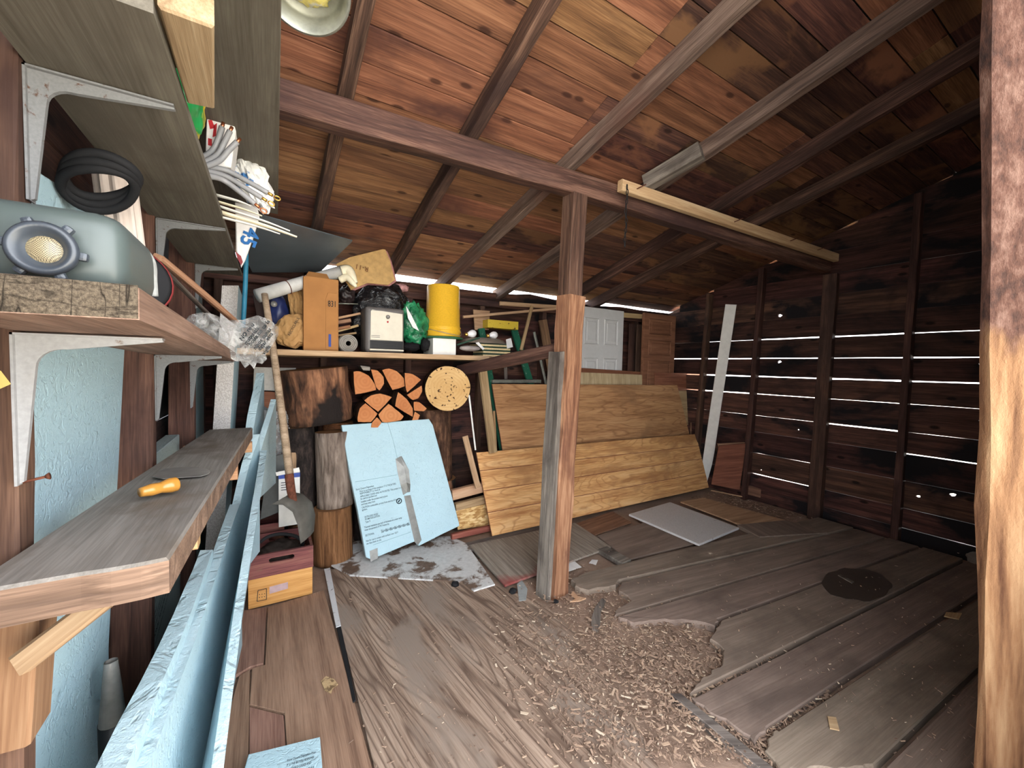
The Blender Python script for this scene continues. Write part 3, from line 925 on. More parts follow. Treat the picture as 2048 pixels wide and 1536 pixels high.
ck.inputs['Color1'].default_value = lin((150, 138, 110)); ck.inputs['Color2'].default_value = lin((66, 58, 44))
lathe('mesh_disc', [(0, .0135), (.0095, .013), (.0150, .0095)], mesh_m.done(ck.outputs[0], .4, .5), kmw, kn, 24)
tube('carry_handle', [gy(262, 515, .80), gy(284, 507, .83), gy(300, 528, .85), gy(303, 560, .86), gy(306, 592, .865)], [.009, .009, .008, .0075, .007], plain('worn_grey_plastic', (150, 152, 150), .6, .3, .2, 30), can, seg=10)
# other odds and ends at the back of that shelf
ls_m = plain('aged_pink_white_plastic', (196, 182, 172), .6, .3, .15, 8)
bm = bmesh.new()
base = gy(262, 600, 1.28); topc = gy(226, 325, 1.28)
def flute(c, r):
    return [bm.verts.new(c - base + V(math.cos(t) * r * (1 + .12 * math.cos(9 * t)), math.sin(t) * r * (1 + .12 * math.cos(9 * t)), 0)) for t in [2 * math.pi * k / 54 for k in range(54)]]
r0, r1 = flute(base, .034), flute(topc, .034)
for k in range(54): bm.faces.new((r0[k], r0[(k + 1) % 54], r1[(k + 1) % 54], r1[k]))
bm.faces.new(r0); bm.faces.new(r1)
tag(from_bm('downspout', bm, ls_m, Matrix.Translation(base)), 'pale ribbed downspout pipe leaning behind the canister', 'pipe')
dsc = thing('reel', gy(256, 470, 1.02), 'small black disc with a red rim behind the canister', 'reel')
rmw = Matrix.Translation((gy(248, 470, 1.0).x, 1.0, 1.392)) @ rot('Z', 20) @ rot('X', 78)
lathe('disc', [(0, .008), (.06, .008), (.067, 0), (.06, -.006), (0, -.006)], M['black_matt'], rmw, dsc, 28)
lathe('rim', [(.0668, .002), (.0700, 0), (.0668, -.003)], plain('faded_red', (120, 44, 44), .7), rmw, dsc, 28)
loop = []
for k in range(36):
    t = 2 * math.pi * k / 36
    loop.append(gy(202 + 74 * math.cos(t) - 10 * math.sin(t), 352 + 42 * math.sin(t) + 12 * math.cos(t), 1.12 + .05 * math.sin(t)))
hose = thing('hose_coil', gy(200, 380, 1.12), 'coil of thick black hose hanging below the highest shelf', 'hose')
for k in range(3):
    tube('loop', [p + V(-.004 * k, .006 * k, -.010 * k + .004 * math.sin(i * .35 + k)) for i, p in enumerate(loop)], .0085, M['black_matt'], hose, 10, True, n=1)
board('wood_strip', gy(318, 514, 1.5), gy(470, 642, 2.02), .016, .03, (.4, 0, 1), M['pine_orange'], wob=.0015)
tag(bpy.data.objects['wood_strip'], 'orange pine strip propped slantwise on the middle shelf', 'wood strip')
o = board('wood_strip', gy(316, 528, 1.60), gy(440, 652, 2.06), .010, .022, (.4, 0, 1), M['grey_wood'])
tag(o, 'thin grey wood strip just below the orange pine strip', 'wood strip')
# clear bag with printing hanging off the end of the shelf
pm = NT('clear_plastic_film')
pv = pm.coords((1, 1, 1), False)
wr = pm.noise(pv, 26, 6, .65, .6)
pm.bump(wr, .9, .02)
tr_ = pm.n('BsdfTransparent'); mx = pm.n('MixShader')
pm.l(pm.ramp(wr, [(.35, (.12, .12, .12, 1)), (.72, (.62, .62, .62, 1))]), mx.inputs[0])
pm.l(tr_.outputs[0], mx.inputs[1]); pm.l(pm.b.outputs[0], mx.inputs[2])
pm.done(pm.ramp(wr, [(.3, lin((150, 148, 146))), (.62, lin((226, 226, 224)))]), .14, .6)
pm.l(mx.outputs[0], pm.o.inputs[0])
M['film'] = pm.m
bag = thing('plastic_bag', gy(470, 690, 1.98), 'crumpled clear plastic bag with black printed warnings hanging off the middle shelf', 'bag')
bm = bmesh.new()
NU, NV = 40, 18
grid = []
topl = [(378, 632), (400, 624), (425, 628), (455, 640), (485, 640), (515, 630), (540, 640), (558, 655)]
botl = [(372, 640), (398, 660), (420, 680), (446, 705), (470, 722), (500, 724), (535, 706), (556, 672)]
def pick(l, u):
    x = u * (len(l) - 1); k = min(int(x), len(l) - 2); f = x - k
    return l[k][0] + (l[k + 1][0] - l[k][0]) * f, l[k][1] + (l[k + 1][1] - l[k][1]) * f
o_ = gy(470, 690, 1.98)
for side in (0, 1):
    g = []
    for i in range(NU + 1):
        u = i / NU
        t_, b2 = pick(topl, u), pick(botl, u)
        rw = []
        for j in range(NV + 1):
            v = j / NV
            px, py = t_[0] + (b2[0] - t_[0]) * v, t_[1] + (b2[1] - t_[1]) * v
            bulge = .05 * math.sin(math.pi * v) * math.sin(math.pi * min(1, u * 1.05)) ** .6 * (1 if side == 0 else -.6)
            yv = 1.72 + .32 * u - bulge + .012 * noise.noise(Vector((u * 9, v * 5, side * 3)))
            rw.append(bm.verts.new(gy(px, py, yv) - o_ + V(0, 0, .004 * noise.noise(Vector((u * 14, v * 9, side))))))
        g.append(rw)
    for i in range(NU):
        for j in range(NV):
            bm.faces.new((g[i][j], g[i + 1][j], g[i + 1][j + 1], g[i][j + 1]))
from_bm('film', bm, M['film'], Matrix.Translation(o_), bag, True)
bm = bmesh.new()
tp = [(478, 716), (500, 722), (520, 712), (530, 706), (534, 718), (524, 728), (514, 725), (508, 738), (500, 728), (490, 736), (484, 728)]
slab('torn_edge', [gy(*p, 2.0) for p in tp], .002, M['film'], bag, bev=0)
bm.free()
fw = (CAM_R @ V(0, 0, -1)); rt = (CAM_R @ V(1, 0, 0)); upv = (CAM_R @ V(0, 1, 0))
words = ['NO re u', 'materials', 'bolsa no ca la', 'ninos cunas', 'dejar esta', 'vigila']
for k, w_ in enumerate(words):
    o0 = gy(484 + k * 9, 682 + k * 5 + (k % 2) * 3, 1.835 + .016 * k)
    ang = math.radians(52)
    xd = rt * math.cos(ang) + upv * math.sin(ang) 
    zd = -fw
    yd = zd.cross(xd)
    text('print', w_, Matrix(((xd.x, yd.x, zd.x, o0.x), (xd.y, yd.y, zd.y, o0.y), (xd.z, yd.z, zd.z, o0.z), (0, 0, 0, 1))), .022, M['ink'], bag, bold=.0005)

# ---- overhead: wide board, timber offcuts, and what lies on the highest shelf
oh = thing('overhead_shelf', (-.14, 1.45, 1.95), 'wide olive-grey overhead board above the highest left shelf', 'shelf')
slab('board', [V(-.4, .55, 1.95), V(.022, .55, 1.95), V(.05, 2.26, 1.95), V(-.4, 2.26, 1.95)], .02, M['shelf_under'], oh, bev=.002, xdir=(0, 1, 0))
n0 = gz(298, 38, 1.692); n0.y = .705
f0, f1 = gz(355, 202, 1.700), gz(429, 219, 1.700)
tm = wood('rough_sawn_pine', (122, 94, 66), (144, 116, 84), (160, 134, 102), lines=.3, k=9, var=.03, bump=.7)
tag(slab('timber_offcut', [V(-.117, .70, 1.70), V(-.058, .70, 1.70), V(f1.x, f1.y, 1.70), V(-.117, f0.y, 1.70)], .036, tm, toward=(0, 1, 0), bev=.003, xdir=(0, 1, 0)), 'pale rough-sawn timber offcut at the near end of the highest shelf, lower of two', 'timber', 'timber offcuts by the highest shelf')
tag(slab('timber_offcut', [V(-.13, .67, 1.737), V(-.06, .67, 1.737), V(f1.x - .002, f1.y - .03, 1.737), V(-.13, f0.y - .03, 1.737)], .08, tm, toward=(0, 1, 0), bev=.003, xdir=(0, 1, 0)), 'thick pale timber offcut lying on top of the lower one', 'timber', 'timber offcuts by the highest shelf')
# galvanised tub up under the roof
tc_ = gy(606, -34, 1.18)
tub = thing('metal_tub', tc_, 'round galvanised tub stuffed with yellow insulation up under the roof boards', 'tub')
zdir = (V(.1, .45, .75)).normalized()
xd = zdir.cross(V(0, 1, 0)).normalized(); yd = zdir.cross(xd)
tmw = Matrix(((xd.x, yd.x, zdir.x, tc_.x), (xd.y, yd.y, zdir.y, tc_.y), (xd.z, yd.z, zdir.z, tc_.z), (0, 0, 0, 1)))
lathe('bowl', [(.106, .0), (.112, .004), (.110, .010), (.104, .008), (.094, .05), (.088, .06), (0, .062), (0, .057), (.084, .056), (.089, .048), (.100, .004), (.106, 0)], M['zinc'], tmw, tub, 48)
blob('insulation', tmw @ V(0, 0, .03), (.07, .07, .035), painted('yellow_insulation', (222, 208, 120), (206, 204, 192), .5, .56, 24, .6), tub, 4, .2, 5, 3)

# ------------------------------------------------------------------ loose sheets lying on the earth
def flat(name, px, z, t, mat, label, cat='sheet', xdir=None, side=None, group=None, bev=.0015):
    o = slab(name, [gz(x, y, z) for x, y in px], t, mat, toward=(1, 1, 6), xdir=xdir, side=side, bev=bev)
    return tag(o, label, cat, group)
flat('plywood_sheet', [(654, 1142), (760, 1112), (930, 1150), (1010, 1178), (1085, 1205), (1150, 1262), (1190, 1330), (1262, 1420), (1330, 1560), (755, 1560)], .012, .012, M['ply_floor'], 'large worn plywood sheet with raised grain in the middle of the floor', xdir=(.12, -1, 0))
rd = wood('reddish_floor_board', (112, 78, 62), (140, 102, 82), (160, 120, 98), lines=.08, k=4, stain=((120, 88, 72), .5, .7, 2.5), var=.08, rough=.8)
flat('floor_sheet', [(536, 1214), (648, 1180), (751, 1560), (579, 1560), (569, 1425), (499, 1408), (504, 1337), (530, 1329)], .011, .012, rd, 'reddish-brown hardboard sheet beside the long foam sheets', xdir=(0, 1, 0))
flat('floor_sheet', [(440, 1228), (533, 1214), (527, 1326), (501, 1333), (470, 1350)], .014, .014, rd, 'small reddish board piece in front of the yellow crate', xdir=(0, 1, 0))
flat('floor_sheet', [(499, 1413), (567, 1430), (576, 1560), (499, 1560)], .008, .012, rd, 'short reddish floor board partly under the foam offcut', xdir=(0, 1, 0))
flat('floor_sheet', [(420, 1560), (478, 1352), (500, 1338), (496, 1560)], .007, .012, rd, 'narrow reddish floor board against the outermost foam sheet', xdir=(0, 1, 0))
wp = painted('peeling_white_paint', (206, 206, 204), (112, 92, 78), .5, .58, 7, .7)
flat('painted_board', [(640, 1118), (700, 1082), (900, 1072), (932, 1086), (990, 1168), (948, 1181), (925, 1163), (700, 1150)], .0205, .008, wp, 'dirty white-painted board on the floor under the leaning foam sheet')
gp = NT('grey_ply_red_paint')
gpv = gp.coords((1, 1, 1), False)
fb = gp.noise(gp.coords((3, 60, 60), False), 1, 5, .6)
gcol = gp.ramp(fb, [(.3, lin((112, 102, 92))), (.6, lin((150, 140, 128))), (.8, lin((176, 166, 152)))])
sp = gp.n('SeparateXYZ'); gp.l(gp.n('TexCoord').outputs['Object'], sp.inputs[0])
rmask = gp.math('ADD', gp.math('MULTIPLY', sp.outputs[0], -1.6), gp.math('MULTIPLY', gp.noise(gpv, 5, 4), .55))
gp.bump(fb, .3, .004)
flat('plywood_sheet', [(1010, 1170), (1222, 1093), (1150, 1045), (938, 1090)], .022, .012, gp.done(gp.mix(gp.ramp(rmask, [(.62, BLACK4), (.78, WHITE4)]), gcol, lin((140, 62, 60))), .8), 'grey plywood sheet with red paint stain at the foot of the post', xdir=gz(938, 1090, 0) - gz(1010, 1170, 0))
# stain lies at the near corner: the local x axis runs from the back corner to it
flat('plywood_sheet', [(1142, 1050), (1225, 1022), (1262, 1044), (1190, 1069)], .012, .010, M['brown_wood'], 'small brown plywood piece lying just right of the post')
flat('plywood_sheet', [(1196, 1071), (1292, 1044), (1392, 1085), (1256, 1118)], .018, .012, M['plank_floor'], 'dull brown sheet on the floor beside the white panel')
flat('painted_board', [(1258, 1028), (1340, 1004), (1478, 1055), (1398, 1088)], .042, .016, painted('scuffed_white_laminate', (206, 204, 202), (150, 144, 138), .66, .72, 16, .5), 'white panel lying flat on the floor right of the post')
flat('plywood_sheet', [(1361, 1003), (1406, 995), (1600, 1048), (1575, 1066), (1474, 1046)], .03, .012, M['pine_tan'], 'tan plywood piece on the floor behind the white panel')
flat('plank_offcut', [(1475, 1049), (1519, 1073), (1655, 1065), (1572, 1040)], .036, .03, M['plank_floor'], 'thick dark plank offcut between the white panel and right wall', 'plank')
flat('plank_offcut', [(1196, 1098), (1214, 1092), (1262, 1118), (1244, 1126)], .03, .03, M['grey_wood'], 'short grey block of wood beside the broken floor plank', 'plank')
flat('plank_offcut', [(912, 1090), (1075, 1050), (1085, 1060), (940, 1100)], .02, .018, M['grey_wood'], 'grey strip of wood lying below the grooved plywood', 'plank')
flat('yardstick', [(648, 1138), (660, 1135), (682, 1251), (672, 1254)], .018, .004, painted('worn_white_paint', (206, 206, 208), (130, 126, 124), .6, .66, 40, .6), 'worn white measuring stick lying beside the stump', 'stick')
flat('rubber_strip', [(673, 1255), (682, 1252), (712, 1400), (706, 1404)], .016, .004, M['black_matt'], 'thin black rubber strip on the floor in line with the measuring stick', 'strip')
fo_ = thing('foam_offcut', gz(570, 1510, .02), 'blue foam offcut with printed text at the bottom edge of the view', 'foam')
slab('sheet', [gz(497, 1508, .05), gz(640, 1473, .05), gz(648, 1575, .05), gz(478, 1575, .05)], .038, M['foam'], fo_, toward=(0, 1, 6), side=M['foam_edge'])
o0, ox = gz(574, 1524, .05), gz(636, 1505, .05) - gz(574, 1524, .05)
oy = V(-ox.y, ox.x, 0)
rows = [(0, 0, 'Store Closure Disposition-Prior', .0115), (0, -.016, 'IT IS THE BUYERS RESPONSI', .0115), (0, -.032, 'APPLICABLE CODES AND', .0115), (0, -.048, 'AUTHORITIES. This product is', .0115), (0, -.064, 'used as specified and', .0115)]
lines_of(fo_, o0, ox, oy, rows, M['ink'], squash=.52)

# ------------------------------------------------------------------ scraps on the floor
def scrap(name, px, z, mat, label, cat, t=.002):
    return flat(name, px, z, t, mat, label, cat, bev=0)
scrap('paper_scrap', [(1132, 1126), (1150, 1123), (1163, 1134), (1136, 1143)], .012, M['paper'], 'square white paper scrap at the foot of the post', 'paper')
scrap('paper_scrap', [(1178, 1126), (1184, 1119), (1196, 1120), (1192, 1130), (1185, 1127)], .012, M['paper'], 'small folded white scrap right of the square one', 'paper')
scrap('plastic_scrap', [(1034, 1168), (1044, 1160), (1055, 1178), (1052, 1200), (1038, 1202)], .016, plain('grey_plastic_scrap', (150, 156, 156), .5), 'grey plastic scrap on the sawdust left of the post', 'scrap')
for (x, y, r_, lb) in ((1026, 1182, .022, 'black lump of charcoal beside the grey plastic scrap'), (910, 1168, .022, 'black lump of charcoal on the worn plywood sheet'), (1112, 1203, .014, 'small black charcoal lump just below the post foot')):
    tag(blob('charcoal', gz(x, y, .022 if r_ > .02 else .014), (r_, r_, r_ * .7), M['black_matt'], None, 2, .35, 3, x, smooth=False), lb, 'charcoal')
scrap('chip_or_sun_patch', [(1142, 1188), (1146, 1182), (1156, 1192), (1172, 1196), (1160, 1201), (1140, 1203), (1152, 1197)], .016, M['pine'], 'yellow split wood chip in front of the post', 'wood chip', .006)
scrap('bark_strip', [(1184, 1258), (1182, 1238), (1190, 1214), (1204, 1196), (1212, 1200), (1202, 1222), (1200, 1250), (1196, 1262)], .016, M['grey_wood'], 'curved grey strip of bark on the sawdust near the broken planks', 'bark', .008)
scrap('dry_leaf', [(642, 1362), (652, 1352), (668, 1358), (676, 1368), (666, 1376), (662, 1386), (650, 1380)], .016, painted('dry_leaf', (188, 160, 120), (120, 96, 70), .5, .6, 40), 'crumpled tan dry leaf on the reddish sheet', 'leaf', .003)
scrap('chip_or_sun_patch', [(1655, 1432), (1672, 1434), (1679, 1460), (1660, 1456)], .033, M['pine_tan'], 'small tan rectangle of wood on the floor planks', 'wood chip', .004)
scrap('wood_splinter', [(1676, 1150), (1682, 1149), (1708, 1163), (1704, 1166)], .035, M['grey_wood'], 'pale splinter lying on the dark wet stain', 'splinter', .004)
sc0 = gz(1712, 1166, .0305)
sp_ = []
for k in range(40):
    t = 2 * math.pi * k / 40
    r_ = 1 + .16 * noise.noise(Vector((math.cos(t) * 2, math.sin(t) * 2, 4))) + .05 * noise.noise(Vector((math.cos(t) * 9, math.sin(t) * 9, 1)))
    sp_.append(sc0 + V(.27 * r_ * math.cos(t), .135 * r_ * math.sin(t), 0))
tag(slab('stain_patch', sp_, .0012, plain('oil_stain', (74, 64, 57), .5, .35, .12, 9), toward=(2, 1, 6), bev=0), 'dark oily stain on the floor planks', 'stain')
tag(blob('stone', gz(1958, 1118, .05), (.05, .06, .045), plain('grey_stone', (120, 112, 104), .9), None, 3, .25, 2, 8), 'grey stone lying at the right wall beside the doorway post', 'stone')
scrap('chip_or_sun_patch', [(1888, 1232), (1892, 1224), (1924, 1226), (1918, 1238)], .034, M['pine'], 'painted sun patch, a pale sliver on the dark planks near the doorway post', 'wood chip', .005)  # pale sliver stands in for a sun patch on the planks

# shavings, chips and bark crumbs trodden into the earth
cm = NT('wood_shavings')
ga = cm.n('NewGeometry')
cm.done(cm.ramp(ga.outputs['Random Per Island'], [(0, lin((104, 86, 74))), (.5, lin((140, 117, 101))), (.9, lin((172, 147, 125))), (1, lin((206, 190, 168)))]), .85, .15)
bm = bmesh.new()
rr = random.Random(77)
def chip(x, y, z, s):
    a = rr.uniform(0, math.pi); l = s * rr.uniform(.6, 1.8); w = s * rr.uniform(.15, .45)
    c, sn = math.cos(a), math.sin(a)
    t0, t1 = rr.uniform(0, .005), rr.uniform(0, .006)
    pts = [(-l, -w, t0), (l, -w, t1), (l * rr.uniform(.6, 1), w, t1), (-l * rr.uniform(.6, 1), w, t0)]
    v0 = [bm.verts.new((x + px * c - py * sn, y + px * sn + py * c, z + pz + .0025)) for px, py, pz in pts]
    v1 = [bm.verts.new(v.co - Vector((0, 0, .0022))) for v in v0]
    bm.faces.new(v0)
    for i in range(4): bm.faces.new((v0[i], v1[i], v1[(i + 1) % 4], v0[(i + 1) % 4]))
n_ = 0
while n_ < 7000:
    px, py = rr.uniform(880, 1700), rr.uniform(1120, 1536)
    p = gz(px, py, .0)
    cx_ = 1.42 + .0 * p.x
    d = math.hypot((p.x - 1.45) / .62, (p.y - 1.15) / .75)
    if rr.random() > max(.0, 1.15 - d): continue
    chip(p.x, p.y, .012 if p.x < 1.35 else .006, rr.choice([.003, .003, .004, .005, .007, .011]))
    n_ += 1
for _ in range(900):
    p = gz(rr.uniform(700, 1950), rr.uniform(1090, 1530), .03)
    chip(p.x, p.y, .027 if p.x > 1.75 else .013, rr.choice([.002, .003, .005]))
for _ in range(900):                                                # along the foot of the right wall
    chip(rr.uniform(3.5, 3.98), rr.uniform(.9, 2.4), .004, rr.choice([.004, .006, .01]))
tag(from_bm('wood_shavings', bm, cm.m, None), 'brown and pale wood shavings strewn over the earth around the post', 'shavings', kind='stuff')

# ------------------------------------------------------------------ crates and what stands round them
def crate(label, x0, x1, y0, y1, z0, z1, mat, slot=True, parts=()):
    t = .014
    c = thing('crate', ((x0 + x1) / 2, (y0 + y1) / 2, z0), label, 'crate')
    for nm, yy in (('front', y0), ('back', y1 - t)):
        if slot:
            bm = bmesh.new()
            w, h = (x1 - x0) / 2, (z1 - z0) / 2
            out = [(-w, -h), (w, -h), (w, h), (-w, h)]
            hl = [(.045 * (1 if math.cos(a) > 0 else -1) + .013 * math.cos(a), h * .35 + .013 * math.sin(a)) for a in [2 * math.pi * k / 16 + .01 for k in range(16)]]
            es = []
            for lp in (out, hl):
                vv = [bm.verts.new((p[0], 0, p[1])) for p in lp]
                es += [bm.edges.new((vv[i], vv[(i + 1) % len(vv)])) for i in range(len(vv))]
            res = bmesh.ops.triangle_fill(bm, use_beauty=True, edges=es)
            ex = bmesh.ops.extrude_face_region(bm, geom=[g for g in res['geom'] if isinstance(g, bmesh.types.BMFace)])
            for v in [g for g in ex['geom'] if isinstance(g, bmesh.types.BMVert)]: v.co.y += t
            from_bm('end_panel', bm, mat, Matrix.Translation(((x0 + x1) / 2, yy, (z0 + z1) / 2)), c)
        else:
            box('end_panel', (x0, yy, z0), (x1, yy + t, z1), mat, None, c, .002)
    for xx in (x0, x1 - t):
        box('side_panel', (xx, y0 + t, z0), (xx + t, y1 - t, z1 - .004), mat, None, c, .002)
    box('bottom', (x0 + t, y0 + t, z0), (x1 - t, y1 - t, z0 + .012), mat, None, c, .001)
    return c
YC = 2.358
zr0 = gy(626, 1133, YC).z; zr1 = gy(627, 1090, YC).z
xr_ = gz(625, 1188, 0).x
ym = wood('yellow_varnished_wood', (176, 112, 44), (204, 140, 64), (216, 154, 80), lines=.12, k=5, var=0, rough=.5)
yc = crate('yellow-varnished wooden crate at the bottom of the crate stack', -.085, xr_, YC, 2.66, .001, zr0, ym, False)
a0, a1 = gy(541, 1188 - 14, YC - .0015), gy(576, 1168, YC - .0015)
slab('paper_label', [gy(539, 1174, YC - .001), gy(576, 1164, YC - .001), gy(576, 1177, YC - .001), gy(539, 1188, YC - .001)], .0008, plain('faded_label', (176, 150, 150), .8), yc, bev=0)
bm = bmesh.new()
pr = [(516, 1181), (533, 1177), (533, 1199), (514, 1203)]
P_ = [gy(x, y, YC - .001) for x, y in pr]
for p, q in zip(P_, P_[1:] + P_[:1]):
    d = (q - p).normalized() * .0015; n = V(-d.z, 0, d.x)
    bm.faces.new([bm.verts.new(v) for v in (p - n, q - n, q + n, p + n)])
for i in range(3):
    for j in range(2):
        c = gy(519 + i * 5, 1189 + j * 6 - i * .8, YC - .001)
        bm.faces.new([bm.verts.new(c + V(sx_, 0, sz_)) for sx_, sz_ in ((-.002, -.002), (.002, -.002), (.002, .002), (-.002, .002))])
from_bm('stamp', bm, M['ink'], None, yc)
rm = wood('worn_red_paint_wood', (84, 40, 40), (128, 66, 62), (150, 92, 76), lines=.25, k=6, stain=((120, 84, 60), .54, .66, 5), var=.0, rough=.7)
crate('faded red wooden crate with a hand slot, stacked on the yellow crate', -.085, xr_ + .004, YC - .004, 2.66, zr0 + .001, zr1, rm)
crate('dark red wooden crate standing behind the stack of two crates', -.13, .085, 2.70, 2.98, .001, gy(590, 1040, 2.70).z, rm)
tube('cable_loop', [gy(520, 1085, 2.45), gy(535, 1074, 2.45), gy(560, 1068, 2.46), gy(590, 1072, 2.47), gy(606, 1085, 2.5), gy(600, 1096, 2.52)], .009, M['black_matt'])
tag(bpy.data.objects['cable_loop'], 'black cable looped inside the red crate', 'cable')
blob('tarp_bundle', V(.06, 2.52, zr1 - .075), (.11, .11, .065), plain('dark_cloth', (58, 50, 46), .9, .1, .2), None, 4, .25, 3, 4)
tag(bpy.data.objects['tarp_bundle'], 'dark cloth bundle lying in the red crate', 'cloth')
# shovel
sh = thing('shovel', gy(600, 1060, 2.3), 'scoop shovel with a long wooden handle standing in front of the logs', 'shovel')
tube('handle', [gy(529, 588, 2.52), gy(545, 690, 2.44), gy(560, 800, 2.38), gy(573, 900, 2.33), gy(580, 955, 2.30)], [.0155, .0165, .018, .019, .019], wood('worn_handle_wood', (120, 96, 72), (158, 132, 104), (182, 156, 128), lines=.2, var=0), sh, 14)
tube('socket', [gy(578, 948, 2.295), gy(583, 985, 2.275), gy(590, 1008, 2.27), gy(606, 1030, 2.275), gy(612, 1048, 2.28)], [.021, .02, .016, .01, .004], M['rust'], sh, 12)
bm = bmesh.new()
c1 = [(586, 984), (606, 988), (624, 1004), (631, 1030), (628, 1062)]
c2 = [(543, 1009), (566, 1010), (585, 1024), (595, 1050), (601, 1088)]
g = []
so = gy(600, 1060, 2.3)
for i in range(17):
    u = i / 16
    p, q = pick(c1, u), pick(c2, u)
    P, Q = gy(*p, 2.36), gy(*q, 2.22)
    rw = []
    for j in range(9):
        v = j / 8
        rw.append(bm.verts.new(P.lerp(Q, v) + V(.01, -.02, .012) * math.sin(math.pi * v) - so + V(0, .002 * math.cos(v * 20), 0)))
    g.append(rw)
for i in range(16):
    for j in range(8): bm.faces.new((g[i][j], g[i + 1][j], g[i + 1][j + 1], g[i][j + 1]))
bmesh.ops.solidify(bm, geom=bm.faces[:], thickness=.003)
from_bm('blade', bm, plain('dull_aluminium', (140, 136, 128), .5, .4, .15, 10, metal=.3), Matrix.Translation(so), sh, True)
# carton, boards and plastic behind the crates
ct = thing('carton', gy(578, 1010, 2.62), 'white and blue carton behind the shovel socket', 'box')
A_, B_ = gy(557, 948, 2.62), gy(600, 1012, 2.62)
box('box', (A_.x, 2.62, gy(590, 1040, 2.70).z + .0), (B_.x, 2.69, A_.z), M['white'], None, ct, .002)
box('blue_band', (A_.x - .0006, 2.6194, A_.z - .03), (B_.x + .0006, 2.6206, A_.z - .004), plain('carton_blue', (60, 84, 160), .6), None, ct, 0)
for k in range(4):
    box('print', (A_.x + .012, 2.6192, A_.z - .055 - k * .014), (A_.x + .012 + [.05, .04, .055, .03][k], 2.6199, A_.z - .051 - k * .014), M['ink'], None, ct, 0)
slab('flap', [gy(551, 945, 2.6), gy(598, 935, 2.6), gy(600, 943, 2.6), gy(553, 952, 2.6)], .003, M['white'], ct, bev=0)
tag(slab('grey_sheet', [gy(536, 915, 2.72), gy(578, 905, 2.72), gy(570, 1020, 2.68), gy(520, 1040, 2.68)], .01, plain('dark_grey_sheet', (78, 80, 78), .5)), 'dark grey sheet leaning behind the white carton', 'sheet')
tag(blob('plastic_sheet', gy(562, 868, 2.86), (.085, .06, .16), M['film'], None, 4, .3, 2.4, 9, rot=rot('Y', 14)), 'bunched clear plastic sheet behind the shovel handle', 'plastic')
tag(blob('plastic_sheet', gy(524, 838, 2.9), (.06, .05, .07), plain('dusty_grey_film', (128, 132, 134), .4, .4, .2), None, 4, .3, 2.4, 12), 'grey crumpled plastic left of the shovel handle', 'plastic')
tag(slab('white_board', [gy(508, 734, 3.03), gy(592, 736, 3.03), gy(584, 783, 3.03), gy(506, 780, 3.03)], .015, painted('chalky_white_board', (190, 186, 178), (140, 132, 120), .6, .7, 10)), 'short white board against the back wall behind the shovel handle', 'board')
tag(slab('brown_sheet', [gy(508, 782, 3.0), gy(584, 785, 3.0), gy(590, 1000, 2.92), gy(500, 1000, 2.92)], .008, M['red_wood']), 'dark brown sheet behind the plastic, below the short white board', 'sheet')
tag(board('lath', gy(588, 905, 2.78), gy(583, 1010, 2.74), .03, .012, (1, 0, 0), M['pine_tan']), 'tan lath standing between the carton and dark log', 'lath')

# ------------------------------------------------------------------ logs and split firewood
def bark_mat(name, a, b, c, sc=(16, 16, 4), patch=None):
    s = NT(name)
    v = s.coords(sc)
    f = s.noise(v, 1, 6, .65, .4)
    col = s.ramp(f, [(.3, lin(a)), (.5, lin(b)), (.7, lin(c))])
    if patch:
        g_ = s.noise(s.coords((3, 3, 2.2)), 1, 4)
        col = s.mix(s.ramp(g_, [(.5, BLACK4), (.56, WHITE4)]), col, lin(patch))
    s.bump(f, .8, .015)
    return s.done(col, .9, .15)
def end_mat(name, a, b, c, holes=False):
    s = NT(name)
    v = s.coords((1, 1, 1), False)
    ln = s.n('VectorMath', operation='LENGTH'); s.l(v, ln.inputs[0])
    nn = s.noise(s.coords((6, 6, 6)), 1, 4)
    rg = s.math('PINGPONG', s.math('ADD', s.math('MULTIPLY', ln.outputs['Value'], 90), s.math('MULTIPLY', nn, 5)), 1.0)
    col = s.mix(s.math('MULTIPLY', rg, .35), s.ramp(nn, [(.3, lin(a)), (.7, lin(b))]), lin(c))
    if holes:
        h = s.noise(s.coords((40, 40, 22)), 1, 2)
        col = s.mix(s.ramp(h, [(.62, BLACK4), (.655, WHITE4)]), col, lin((64, 42, 26)))
    s.bump(nn, .2, .004)
    return s.done(col, .8, .2)
BK = {'orange': bark_mat('flaky_orange_bark', (70, 46, 32), (140, 92, 60), (182, 130, 92), (9, 9, 9)), 'char': bark_mat('charred_bark', (18, 16, 16), (42, 36, 34), (74, 62, 56), (26, 26, 12)),
      'grey': bark_mat('grey_bark', (74, 64, 56), (120, 106, 96), (152, 138, 126), (34, 34, 5)), 'brown': bark_mat('stringy_brown_bark', (66, 42, 26), (112, 78, 50), (142, 104, 72), (40, 40, 3)),
      'dark': bark_mat('dark_brown_bark', (34, 24, 20), (74, 52, 40), (120, 88, 66), (22, 22, 8)), 'mixed': bark_mat('peeling_bark', (40, 30, 26), (104, 72, 54), (160, 114, 84), (20, 20, 4), (36, 30, 28))}
EM = end_mat('cut_wood_end', (172, 108, 66), (190, 130, 84), (150, 88, 52))
EMY = end_mat('wormy_yellow_wood_end', (186, 148, 96), (202, 168, 118), (168, 126, 76), True)
EMB = end_mat('brown_cut_end', (120, 84, 54), (144, 104, 70), (100, 66, 40))
